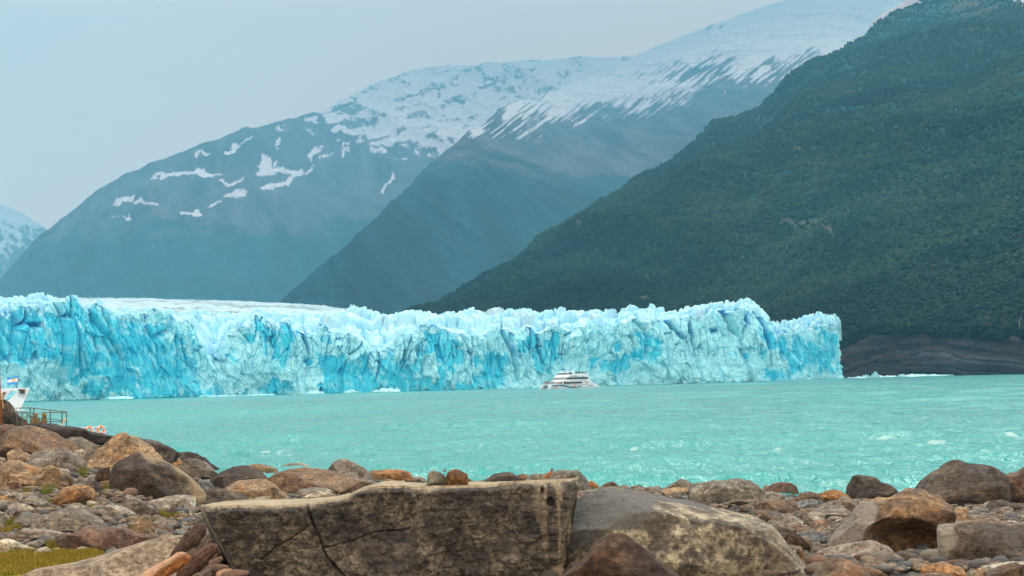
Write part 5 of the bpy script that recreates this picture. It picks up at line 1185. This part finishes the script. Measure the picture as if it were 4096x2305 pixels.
    for z in (2.85, 3.35): m.bar((X(1.4), -4.4, z), (X(1.4), 4.4, z), .04)
    for s in (1, -1):
        for a in (3, 5): m.bar((X(a), s*4.85, 2.5), (X(a), s*4.85, 3.4), .04)
        m.bar((X(1.4), s*4.4, 3.35), (X(6), s*4.85, 3.4), .04)
    m.build('bow_rail', M_WHT, R)
    m = MB()
    for y in (-4.5, -1.5, 1.5, 4.5): m.bar((X(28.4), y, 2.0), (X(28.4), y, 3.4), .05)
    m.bar((X(28.4), -4.5, 3.4), (X(28.4), 4.5, 3.4), .05); m.bar((X(28.4), 4.6, 3.4), (X(26.2), 4.9, 3.4), .05); m.build('stern_rail', simple('yellow_rail', (.6,.5,.12), .5), R)
    bpy.context.view_layer.update(); W = R.matrix_world
    def wl(x, y, z): v = W @ Vector((x, y, z)); return (v.x, v.y, v.z)
    for a, lab in ((2.6, 'round orange fender hanging near the bow of the catamaran'), (14.6, 'round red fender hanging amidships on the catamaran')):
        m = MB(); n = 12
        m.loft([[(.42*math.sin(ph)*math.cos(2*math.pi*t/n), .42*math.sin(ph)*math.sin(2*math.pi*t/n), .5*math.cos(ph)) for t in range(n)] for ph in (.12,.5,.9,1.3,1.57,1.9,2.3,2.7,3.02)]); f = m.build('fender', M_RED, None, wl(X(a), 5.45, 1.35 if a < 5 else 1.5), True); tag(f, lab, 'fender', 'fenders on the catamaran')
        MB().bar((0, 0, .45), (0, 0, 1.1), .03).build('rope', M_BLK, f)
    rnd = random.Random(5); cols = ['navy', 'black', 'navy', 'black', 'grey', 'red', 'blue', 'teal']
    def crowd(n, xa, ya, z, lab, grp, poses=(0, 1, 2)):
        for k in range(n):
            a = xa[0]+(xa[1]-xa[0])*(k+rnd.uniform(.1, .9))/n; y = rnd.uniform(*ya)
            person(wl(X(a), y, z), yaw+rnd.uniform(0, 6.28), rnd.choice(cols), rnd.choice(poses), lab, grp, rnd.uniform(.95, 1.04))
    crowd(10, (1.9, 4.9), (-4.0, 4.2), 2.5, 'passenger in dark clothes standing on the bow deck of the catamaran', 'passengers on the bow deck')
    crowd(5, (4.6, 9.4), (5.0, 5.0), 2.5, 'passenger standing along the near side walkway by the front windows', 'passengers on the side walkway')
    crowd(16, (16.2, 23.2), (2.6, 4.4), 7.05, 'passenger in a dark jacket on the open top deck of the catamaran', 'passengers on the top deck')
    crowd(7, (26.6, 28.2), (-1, 4.4), 2.6, 'passenger at the stern rail of the catamaran', 'passengers at the stern')
    d = MB().box((X(14.0), 5.0, 2.52), (20, .9, .1)); d.build('side_walkway', M_WHT, R)
    # wake
    m = MB()
    for k in range(9): m.box((X(32+k*.5), 3.3+rnd.uniform(-1, 1), .05), (rnd.uniform(.5, 1.2), rnd.uniform(.4, 1.2), rnd.uniform(.15, .4)), rnd.random()*3)
    wk = m.build('wake_foam', simple('foam', (.8,.85,.85), .9), R, None, True, .1)
catamaran()
# ================================================================ dock, moored boat, flag (left)
M_RAIL = simple('galvanised_rail', (.07,.095,.075), .6, .3, 6); M_WOOD = simple('wet_timber', (.24,.10,.02), .8, .5, 4); M_PLANK = simple('dock_planks', (.16,.14,.12), .85, .3, 3); M_ROPE = simple('rope', (.5,.42,.25), .9)
def pw(px, py, D): return Vector(at(float(px), float(py), D))
def z6(x, y): return (x*.27594, 1400+y*.27594)
def dock():
    D = 146.; R = empty('dock', pw(190, 1745, D), 'grey metal railed boarding platform at the left shore', 'dock')
    inv = R.location.copy(); L = lambda x, y, dd=0: pw(*z6(x, y), D+dd)-inv
    zf = 1.15
    def post(x, top, dd=0, r=.045):
        p = L(x, top, dd); q = p.copy(); q.z = zf-inv.z; MB().bar(q, p, r, 6).build('post', M_RAIL, R)
    for x, y, dd in ((436, 840, 0), (490, 850, 0), (728, 875, 0), (898, 903, 1.2), (962, 900, 0)): post(x, y, dd)
    for x, y, dd in ((320, 905, 3), (392, 915, 3), (540, 925, 3), (615, 908, 3), (245, 878, 3)): post(x, y, dd, .035)
    def railb(pts, dd=0, r=.035):
        m = MB()
        for (a, b), (c, d) in zip(pts[:-1], pts[1:]): m.bar(L(a, b, dd), L(c, d, dd), r, 6)
        m.build('rail', M_RAIL, R)
    railb([(200, 846), (440, 840), (965, 900)]); railb([(340, 972), (490, 980), (728, 1002), (935, 1030)]); railb([(610, 908), (890, 908), (962, 908)], 1.2)
    railb([(620, 1035), (735, 1040), (890, 1043)], 3); railb([(200, 900), (470, 915), (600, 930)], 3); railb([(200, 878), (250, 880), (252, 940)], 3, .03); railb([(360, 900), (425, 960), (480, 965)], 3, .04); railb([(450, 985), (475, 915)], 3, .03)
    m = MB().bar(L(958, 990, -.1), L(893, 1108, -.1), .075, 6); m.build('brace', simple('pale_brace', (.45,.46,.38), .6), R)
    p0 = L(180, 1120); m = MB(); a = pw(40, 1700, D); b = pw(270, 1700, D); cx = (a.x+b.x)/2-inv.x
    m.box((cx, 2.2, zf-inv.z-.1), (b.x-a.x, 6, .2)); m.build('platform', M_PLANK, R)
    m = MB()
    for q in (-3.3, 0, 1.9): m.box((cx+q, 0, (zf-inv.z)-1.2), (.3, .3, 2.2)); m.box((cx+q, 4, (zf-inv.z)-1.2), (.3, .3, 2.2))
    m.build('piles', M_WOOD, R)
    for x, dd, lab in ((512, 1.6, 'person in a hooded olive raincoat on the dock, left one of two'), (635, .8, 'person in a hooded olive raincoat on the dock, right one of two')):
        p = pw(*z6(x, 912), D+dd); sc = (p.z-zf)/1.80
        J, E = body('rail', 1); me = skin_mesh('person', J, E, 2); me.materials.append(M_OLIVE)
        o = link('person', me, None, None, (p.x, p.y, zf)); o.scale = (sc, sc, sc); o.rotation_euler = (0, 0, math.radians(-100 if x > 600 else 205)); tag(o, lab, 'person', 'people on the dock')
        n = 14; cr = [(.45,.33),(.7,.32),(.95,.29),(1.2,.27),(1.38,.25),(1.46,.16),(1.50,.11)]
        m = MB().loft([[(r*1.05*math.cos(2*math.pi*t/n), r*.8*math.sin(2*math.pi*t/n), z) for t in range(n)] for z, r in cr]); m.build('coat', M_OLIVE, o, smooth=True)
        cr = [(1.44,.13,.02),(1.52,.155,.03),(1.62,.16,.03),(1.72,.145,.02),(1.78,.10,.01),(1.81,.03,0)]
        m = MB().loft([[(r*.95*math.cos(2*math.pi*t/n), y+r*1.1*math.sin(2*math.pi*t/n) if math.sin(2*math.pi*t/n) > -.75 else y-r*.75, z) for t in range(n)] for z, r, y in cr]); m.build('hood', M_OLIVE, o, smooth=True)
        m = MB().loft([[(.07*r*math.cos(2*math.pi*t/8), -.10+.03*math.sin(2*math.pi*t/8), z) for t in range(8)] for z, r in ((1.54,.6),(1.60,1),(1.68,1),(1.73,.6))]); f = m.build('face', M_SKIN, o, smooth=True)
        MB().loft([[(.014*math.cos(2*math.pi*t/6), -.13-.02*s, 1.62+.02*math.sin(2*math.pi*t/6)) for t in range(6)] for s in (0, 1)]).build('nose', M_SKIN, f)
    # timber mooring post at the frame edge
    t = pw(1.5, 1447, 138); b = pw(4, 1600, 138); h = t.z-b.z+1.5; e = empty('mooring_post', (t.x-.12, t.y, b.z-1.5), 'orange-brown timber post with rope at the left edge', 'post')
    MB().bar((0, 0, 0), (-.1, 0, h), .20, 10, .17).build('pile', M_WOOD, e, smooth=True)
    m = MB(); n = 16
    for zz in (1.55, 1.75, 1.95):
        for k in range(n): m.bar((.235*math.cos(k*.3927), .235*math.sin(k*.3927), zz+.02*math.sin(k)), (.235*math.cos((k+1)*.3927), .235*math.sin((k+1)*.3927), zz+.02*math.sin(k+1)), .035, 5)
    m.bar((.22, -.05, 1.9), (.3, -.1, .9), .03, 5); m.build('rope', M_ROPE, e)
dock()
def moored():
    D = 172.; c = pw(60, 1700, D); c.z = 0; R = empty('moored_boat', c, 'white boat moored behind the rocks with a raked arch carrying lamps', 'boat'); L = lambda x, y, dd=0: pw(*z6(x, y), D+dd)-c
    def panel(name, pts, th, mat, dd=0, parent=R):
        P = [L(x, y, dd) for x, y in pts]; off = Vector((0, th, 0)); return MB().loft([P, [p+off for p in P]]).build(name, mat, parent, bevel=.03)
    W = simple('arch_white', (.48,.66,.76), .4, .04)
    for dd in (0,):
        panel('arch', [(420, 565), (395, 640), (330, 790), (270, 900), (190, 880), (205, 820), (100, 752), (290, 573), (300, 570), (180, 570), (150, 600), (45, 745), (-40, 745), (30, 560), (150, 553), (405, 553)], .35, W)
    panel('cabin', [(260, 880), (200, 1000), (-200, 1000), (-200, 860), (100, 860)], 3.0, W, .4)
    for k in range(7): panel('louver', [(30-k*2, 612+k*15), (92-k*7, 612+k*15), (90-k*7, 619+k*15), (29-k*2, 619+k*15)], .1, simple('louver_brown', (.10,.06,.04), .6) if k == 0 else bpy.data.materials['louver_brown'], -.12)
    for x, w in ((210, 26), (315, 20)):
        q = L(x, 582, -.1); l = MB().box(q, (w*.012*2, .25, .12)).build('searchlight', M_BLK if x > 300 else W, R)
        if x > 300: MB().box(q+Vector((.05, -.05, -.16)), (.42, .2, .22), .3).build('lamp_head', M_BLK, l)
    q = L(318, 648, -.06); m = MB(); n = 14
    m.loft([[(q.x+r*math.cos(2*math.pi*t/n), q.y, q.z+r*.75*math.sin(2*math.pi*t/n)) for r in (.26, .32)]+[(q.x+r*math.cos(2*math.pi*t/n), q.y+.03, q.z+r*.75*math.sin(2*math.pi*t/n)) for r in (.32, .26)] for t in range(n+1)], False); m.build('emblem', simple('pale_emblem', (.25,.45,.52), .5), R)
    p = [(-.14,.02),(-.02,.16),(.05,.05),(.12,.12),(.2,-.06),(.02,-.14)]
    MB().loft([[(q.x+x, q.y-.01, q.z+z) for x, z in p], [(q.x+x, q.y+.02, q.z+z) for x, z in p]]).build('emblem', bpy.data.materials['pale_emblem'], R)
    # hull below, reaching right to the bow rail
    a = pw(-60, 1800, D); b = pw(392, 1740, 150.); m = MB()
    p0 = Vector((a.x, a.y, 0)); p1 = Vector((b.x, b.y, 0)); dr = (p1-p0).normalized(); sd = Vector((-dr.y, dr.x, 0)); Ln = (p1-p0).length; rings = []
    for f, w, h in ((0, 2.4, 1.3), (.3, 2.5, 1.2), (.7, 2.2, 1.1), (.9, 1.2, 1.0), (1, .1, 1.0)):
        q = p0+dr*Ln*f; rings.append([q+sd*w+Vector((0, 0, h))-c, q-sd*w+Vector((0, 0, h))-c, q-sd*w*.5+Vector((0, 0, -.3))-c, q+sd*w*.5+Vector((0, 0, -.3))-c])
    m.loft(rings); m.build('hull', M_WHT, R)
    R2 = pw(330, 1712, 150)-c
    D2 = 150.; L2 = lambda x, y, dd=0: pw(*z6(x, y), D2+dd)-c
    m = MB()
    for q in ([(1100, 1150), (1180, 1130), (1330, 1120), (1450, 1112), (1540, 1120)], [(1330, 1175), (1440, 1185), (1555, 1182)]):
        for (x, y), (x2, y2) in zip(q[:-1], q[1:]): m.bar(L2(x, y), L2(x2, y2), .035, 6)
    for (x, y), (x2, y2) in (((1335, 1120), (1375, 1230)), ((1365, 1118), (1350, 1200)), ((1490, 1115), (1530, 1240)), ((1505, 1115), (1545, 1250)), ((1180, 1130), (1190, 1250))): m.bar(L2(x, y), L2(x2, y2), .035, 6)
    m.build('bow_rail', M_WHT, R)
    M_BUOY = simple('buoy_orange', (.80,.20,.01), .5, .06)
    for x, y, rz, lab in ((1462, 1165, .5, 'orange lifebuoy with white bands hanging at the end of the white bow rail'), (1288, 1172, .9, 'orange lifebuoy half hidden by the black ledge, left of the other one')):
        p = pw(*z6(x, y), D2-.15); n, k = 20, 8; V = []
        for i in range(n):
            t = 2*math.pi*i/n
            for j in range(k): s = 2*math.pi*j/k; r = .24+.075*math.cos(s); V.append((r*math.cos(t), .075*math.sin(s), 1.15*r*math.sin(t)))
        m = MB(); m.poly(V, [(i*k+j, i*k+(j+1) % k, ((i+1) % n)*k+(j+1) % k, ((i+1) % n)*k+j) for i in range(n) for j in range(k)])
        o = m.build('lifebuoy', M_BUOY, None, p, True); o.rotation_euler = (0, 0, rz); tag(o, lab, 'lifebuoy', 'lifebuoys on the bow rail')
        for i in (2, 7, 12, 17):
            b = MB(); rg = []
            for dt in (-.16, .16):
                t = 2*math.pi*i/n+dt; rg.append([((.24+.085*math.cos(2*math.pi*j/k))*math.cos(t), .085*math.sin(2*math.pi*j/k), 1.15*(.24+.085*math.cos(2*math.pi*j/k))*math.sin(t)) for j in range(k)])
            b.loft(rg).build('band', M_WHT, o, smooth=True)
    # flag
    D3 = 172.2; base = pw(*z6(238, 553), D3); top = pw(*z6(286, 328), D3); F = empty('flag', base, 'light blue and white striped flag with a yellow sun flying from the white arch', 'flag')
    MB().bar((0, 0, 0), top-base, .035, 6, .025).build('flagpole', M_BLK, F)
    m_, nt, bs = newmat('flag_cloth', .8); tc = nt.nodes.new('ShaderNodeTexCoord').outputs['UV']
    sp = nt.nodes.new('ShaderNodeSeparateXYZ'); nt.links.new(tc, sp.inputs[0])
    r = nt.nodes.new('ShaderNodeValToRGB'); r.color_ramp.interpolation = 'CONSTANT'; e = r.color_ramp.elements; e.new(.5)
    for el, (p, c_) in zip(e, ((0, (.05,.33,.78)), (.34, (.85,.85,.85)), (.67, (.05,.33,.78)))): el.position = p; el.color = (*c_, 1)
    nt.links.new(sp.outputs[1], r.inputs[0]); nt.links.new(r.outputs[0], bs.inputs['Base Color'])
    A, B_, C_, E_ = [pw(*z6(*q), D3)-base for q in ((272, 372), (100, 400), (98, 500), (250, 508))]
    nu, nv = 24, 12; V = []; UV = []
    for j in range(nv+1):
        for i in range(nu+1):
            u, v = i/nu, j/nv; p = (A*(1-u)+B_*u)*(1-v)+(E_*(1-u)+C_*u)*v; p = p+Vector((0, .14*math.sin(u*7+v*1.5)*u, .05*math.sin(u*6)*u)); V.append(p); UV.append((u, 1-v))
    me = bpy.data.meshes.new('cloth'); me.from_pydata(V, [], [(j*(nu+1)+i, j*(nu+1)+i+1, (j+1)*(nu+1)+i+1, (j+1)*(nu+1)+i) for j in range(nv) for i in range(nu)])
    ul = me.uv_layers.new(name='UVMap')
    for lp in me.loops: ul.data[lp.index].uv = UV[lp.vertex_index]
    cl = link('cloth', me, m_, F); sm = cl.modifiers.new('s', 'SOLIDIFY'); sm.thickness = .012
    q = pw(*z6(199, 432), D3)-base; m = MB(); n = 32
    for dy in (0,): m.loft([[(q.x+(.08 if k % 2 else .11)*math.cos(2*math.pi*k/n), q.y-.12+y, q.z+(.08 if k % 2 else .11)*math.sin(2*math.pi*k/n)) for k in range(n)] for y in (-.02, .2)])
    m.build('sun_emblem', simple('sun_yellow', (.85,.42,.03), .6), F)
moored()
# ================================================================ driftwood
def wood_mat(name, a, b_, c):
    m, nt, bs = newmat(name, .85); tc = nt.nodes.new('ShaderNodeTexCoord').outputs['UV']
    n = noise_node(nt, mapping(nt, tc, (3, 26, 1)), 1, 8, .7, .4); nt.links.new(ramp(nt, n, [(.34, a), (.5, b_), (.66, c)]), bs.inputs['Base Color'])
    bump(nt, bs, n, .9, .02); return m
WM = {'dark': wood_mat('dark_driftwood', (.008,.007,.006), (.03,.024,.017), (.12,.095,.06)), 'grey': wood_mat('grey_driftwood', (.05,.05,.045), (.14,.14,.125), (.33,.32,.28)),
      'rust': wood_mat('rust_driftwood', (.035,.014,.005), (.20,.085,.02), (.40,.22,.07)), 'brown': wood_mat('brown_driftwood', (.010,.007,.005), (.045,.028,.018), (.15,.10,.065)),
      'pale': wood_mat('pale_driftwood', (.22,.16,.10), (.42,.34,.23), (.60,.50,.36)), 'pink': wood_mat('pinkish_driftwood', (.08,.065,.05), (.17,.14,.11), (.30,.26,.21))}
def log(pts, mat, lab, D=24.6, seed=0, dd=0, flat=.7):
    """pts: (x, y, thickness) in the close view of the driftwood"""
    n = 60; k = 40; q = np.array(pts, float); px = 450+q[:, 0]*.22418; py = 1980+q[:, 1]*.22418; r = q[:, 2]*.22418/2*D/FPX
    t = np.linspace(0, len(q)-1, n); C = at(np.interp(t, range(len(q)), px), np.interp(t, range(len(q)), py), D+dd*t/(len(q)-1)); R_ = np.interp(t, range(len(q)), r)
    R_ = R_*(1+.12*vnoise(np.stack([t*2, t*0+seed], -1), seed)); T = np.gradient(C, axis=0); T /= np.linalg.norm(T, axis=1)[:, None]
    A = np.cross(T, np.array([0, 1., 0])); A /= np.linalg.norm(A, axis=1)[:, None]; B_ = np.cross(T, A)
    an = np.linspace(0, 2*np.pi, k, endpoint=False); a2 = np.broadcast_to(an, (n, k)); tt = np.broadcast_to(t[:, None], (n, k))
    w = 1+.42*ridged(np.stack([np.cos(a2)*2.2+seed, np.sin(a2)*2.2, tt*.35], -1), 3, seed)+.22*fbm(np.stack([np.cos(a2)*5, np.sin(a2)*5, tt*1.5+seed], -1), 3, seed+3)
    end = np.minimum(tt, len(q)-1-tt)/(len(q)-1); spl = vnoise(np.stack([np.cos(a2)*3+seed, np.sin(a2)*3, tt*0], -1), seed+7); w = w*np.clip((end*9+.30*spl+.22), .08, 1)
    P = C[:, None, :]+(A[:, None, :]*np.cos(a2)[..., None]+B_[:, None, :]*np.sin(a2)[..., None]*flat)*(R_[:, None]*w)[..., None]
    loc = C.mean(0); me = mesh_np('driftwood', (P-loc).reshape(-1, 3), grid_faces(n, k, True)); ul = me.uv_layers.new(name='UVMap')
    vi = np.zeros(len(me.loops), np.int32); me.loops.foreach_get('vertex_index', vi); uv = np.stack([(vi//k)/n*3, (vi % k)/k], -1).astype(np.float32); ul.data.foreach_set('uv', uv.ravel())
    tag(link('driftwood', me, WM[mat], None, loc), lab, 'driftwood', 'driftwood beside the slab')
log([(1660,500,90),(1560,620,210),(1420,790,230),(1230,960,190),(1020,1120,70)], 'dark', 'thick black curved driftwood trunk leaning on the left end of the slab', 25.3, 1, -.3)
log([(1640,640,60),(1600,800,150),(1520,950,120),(1450,1110,60)], 'grey', 'grey upright plank of driftwood behind the black trunk', 25.6, 2, 0, .4)
log([(1730,670,30),(1680,850,75),(1560,1020,80),(1470,1110,50)], 'grey', 'thin pale curved stick beside the grey plank', 25.3, 3, 0, .5)
log([(1870,890,120),(1720,1010,240),(1520,1180,210),(1330,1350,190),(1150,1520,150)], 'brown', 'dark red-brown split log lying in the middle of the driftwood pile', 24.9, 4, -.3)
log([(1380,1110,170),(1200,1170,230),(1000,1300,230),(850,1420,200),(700,1540,150)], 'rust', 'orange rotten log with a bright crumbling side', 24.4, 5, -.3)
log([(1330,1040,50),(1180,1075,85),(1000,1190,75),(800,1310,110),(620,1450,150),(520,1520,80)], 'pale', 'bleached cream shaft of wood on top of the orange rotten log', 24.2, 6, -.3, .5)
log([(1960,1120,60),(1860,1180,100),(1680,1290,60)], 'pink', 'short pinkish stick under the edge of the slab', 25.2, 7)
log([(1720,1170,90),(1600,1220,150),(1450,1330,130),(1300,1440,90)], 'brown', 'crumbling brown chunk of wood right of the orange log', 25.0, 8)
log([(2080,1290,60),(1850,1300,110),(1620,1330,70)], 'pink', 'flat beige driftwood piece low in the pile', 24.9, 9)
log([(1760,1330,40),(1660,1380,80),(1550,1470,90)], 'grey', 'grey splintered stub at the bottom of the pile', 24.6, 10)
log([(2130,1325,30),(2030,1370,90),(1850,1450,110)], 'pale', 'white broken board at the foot of the slab', 24.6, 11, 0, .35)
log([(2440,1390,60),(2200,1400,110),(1950,1440,110)], 'pink', 'pinkish beam end lying at the bottom edge below the slab', 24.4, 12, 0, .6)
# ================================================================ grass
def grass():
    m, nt, b = newmat('grass_blades', .8); a = nt.nodes.new('ShaderNodeAttribute'); a.attribute_name = 'Col'; nt.links.new(a.outputs['Color'], b.inputs['Base Color'])
    rg = np.random.default_rng(9); VV, CC = [], []
    # (cx, cy, rx, ry, blades, height m, green 0..1) in photo pixels
    patches = [(110,2255,260,42,15000,.075,.15),(260,2225,160,22,6000,.07,.2),(330,2215,90,14,1500,.06,.15),(85,2203,60,10,2200,.10,.45),(290,2185,85,12,4500,.12,.75),(215,2195,40,9,900,.09,.5),(365,2200,25,8,700,.09,.7),
      (143,2026,17,6,900,.13,.5),(190,2022,22,6,1000,.13,.75),(112,2043,20,4,400,.09,.3),(383,2037,25,8,1200,.13,.4),(400,2058,14,3,300,.08,.4),(36,2108,15,10,900,.14,.8),(62,2125,18,7,900,.13,.55),(20,2035,14,4,300,.09,.4),
      (208,2144,14,5,300,.09,.3),(20,2137,20,6,500,.08,.25),(85,2150,14,6,400,.10,.3),(650,2072,30,7,1500,.11,.5),(715,2078,32,8,1800,.11,.35),(620,2095,10,8,400,.11,.6),(618,2150,18,4,500,.07,.3),(430,2131,12,3,200,.07,.3),
      (330,1903,28,6,1400,.16,.95),(110,1972,20,6,900,.16,.8),(195,1973,28,9,1600,.17,.95),(425,1965,8,6,300,.16,.9),(780,2107,14,3,200,.07,.4)]
    for cx, cy, rx, ry, n, h, g in patches:
        n = int(n); th = rg.random(n)*6.28; rr = np.sqrt(rg.random(n)); px = cx+rx*rr*np.cos(th); py = cy+ry*rr*np.sin(th)
        Dg = np.array([hit(cx, y) for y in np.linspace(cy-ry, cy+ry, 9)]); D = np.interp(py, np.linspace(cy-ry, cy+ry, 9), Dg)
        P = at(px, py, D); P[:, 2] = ground(P[:, 0], P[:, 1])-.01; hh = h*(.55+1.5*np.clip(fbm(P[:, :2]*2.6, 3, 31)+.3, 0, 1))*rg.uniform(.45, 1.2, n)*(1.05-rr**3*.55); w = .008+.006*rg.random(n)
        ln = rg.normal(0, .35, (n, 2))*hh[:, None]; a = rg.random(n)*6.28; dx = np.cos(a)*w; dy = np.sin(a)*w*.4
        tri = np.stack([P+np.stack([-dx, -dy, 0*w], -1), P+np.stack([dx, dy, 0*w], -1), P+np.stack([ln[:, 0], ln[:, 1], hh], -1)], 1); VV.append(tri.reshape(-1, 3))
        gg = np.clip(g+rg.normal(0, .22, n), 0, 1)[:, None]; c = np.array([.20, .19, .012])*(1-gg)+np.array([.07, .12, .012])*gg; c = c*rg.uniform(.6, 1.35, (n, 1)); CC.append(np.repeat(c, 3, 0))
    V = np.concatenate(VV); C = np.concatenate(CC); me = mesh_np('grass', V, np.arange(len(V)).reshape(-1, 3), C, False)
    tag(link('grass', me, m), label='yellow green grass and moss tufts between the stones at lower left', kind='stuff')
    # matted moss under the blades
    xs = np.linspace(-300, 460, 200)[None, :]; t = np.linspace(0, 1, 60)[:, None]; py = 2196+(2345-2196)*t; px = xs+0*t
    Dr = np.array([hit(100, y) for y in py[:, 0]])[:, None]; P = at(px, py+0*px, Dr+0*px); q = P[..., :2]
    e = np.minimum(np.minimum(px+300, 460-px)/60, np.minimum(t, 1-t)*8); P[..., 2] = ground(P[..., 0], P[..., 1])+.05*np.clip(e, -1, 1)+.05*fbm(q*3, 4, 5)-.055+.012*fbm(q*30, 2, 8)
    n_ = fbm(q*2.5, 4, 7)[..., None]; c = np.array([.15, .135, .012])*(1+.6*n_); c = c+np.array([-.08, .0, 0])*sst(.1, .5, fbm(q*1.3, 3, 12))[..., None]
    m2 = attr_mat('moss_mat', .95, .1, 20, .5, .02, 60)
    tag(link('moss', mesh_np('moss', P.reshape(-1, 3), grid_faces(60, 200), c.reshape(-1, 3)), m2), label='matted golden moss under the grass at lower left', kind='stuff')
grass()
# ================================================================ bird on the slab
def bird():
    D = 26.5; f = at(2197., 1921., D); R = np.array(f)
    J = [(0,0,.062,.026,.030),(.020,0,.085,.024,.026),(.032,0,.108,.015,.016),(.038,0,.128,.016,.018),(.040,0,.140,.010,.010),(-.028,0,.045,.017,.018),(-.060,0,.030,.009,.006),(-.098,0,.018,.007,.003)]
    me = skin_mesh('bird', J, [(0,1),(1,2),(2,3),(3,4),(0,5),(5,6),(6,7)], 2)
    m, nt, b = newmat('bird_feathers', .8); tc = nt.nodes.new('ShaderNodeTexCoord').outputs['Object']; sp = nt.nodes.new('ShaderNodeSeparateXYZ'); nt.links.new(tc, sp.inputs[0])
    mm = nt.nodes.new('ShaderNodeMath'); mm.operation = 'MULTIPLY_ADD'; nt.links.new(sp.outputs[0], mm.inputs[0]); mm.inputs[1].default_value = -.9; nt.links.new(sp.outputs[2], mm.inputs[2])
    nt.links.new(ramp(nt, mm.outputs[0], [(.028, (.42,.40,.34)), (.052, (.17,.09,.035)), (.085, (.22,.075,.02))]), b.inputs['Base Color'])
    o = link('bird', me, m, None, tuple(R)); tag(o, 'small rusty brown bird perched on the right part of the slab', 'bird')
    cap = MB().loft([[(.040+.014*r*math.cos(t*.785), .014*r*math.sin(t*.785), z) for t in range(8)] for z, r in ((.132,1.05),(.142,1),(.150,.7),(.157,.2))]); cap.build('crest', M_BLK, o, smooth=True)
    MB().bar((.053, 0, .134), (.068, 0, .131), .004, 6, .001).build('beak', M_BLK, o)
    for s in (1, -1):
        MB().loft([[(x, s*(y+.004), z+dz) for dz in (-.5*h, .5*h)]+[(x, s*(y-.004), z+dz) for dz in (.5*h, -.5*h)] for x, y, z, h in ((.022,.020,.086,.018),(-.01,.029,.066,.036),(-.045,.018,.042,.022),(-.075,.006,.028,.006))]).build('wing', simple('bird_wing', (.20,.09,.035), .8) if s == 1 else bpy.data.materials['bird_wing'], o)
        MB().bar((.004, s*.010, .045), (.010, s*.012, 0), .0025, 5).build('leg', M_BLK, o)
bird()
print('objects', len(bpy.data.objects))
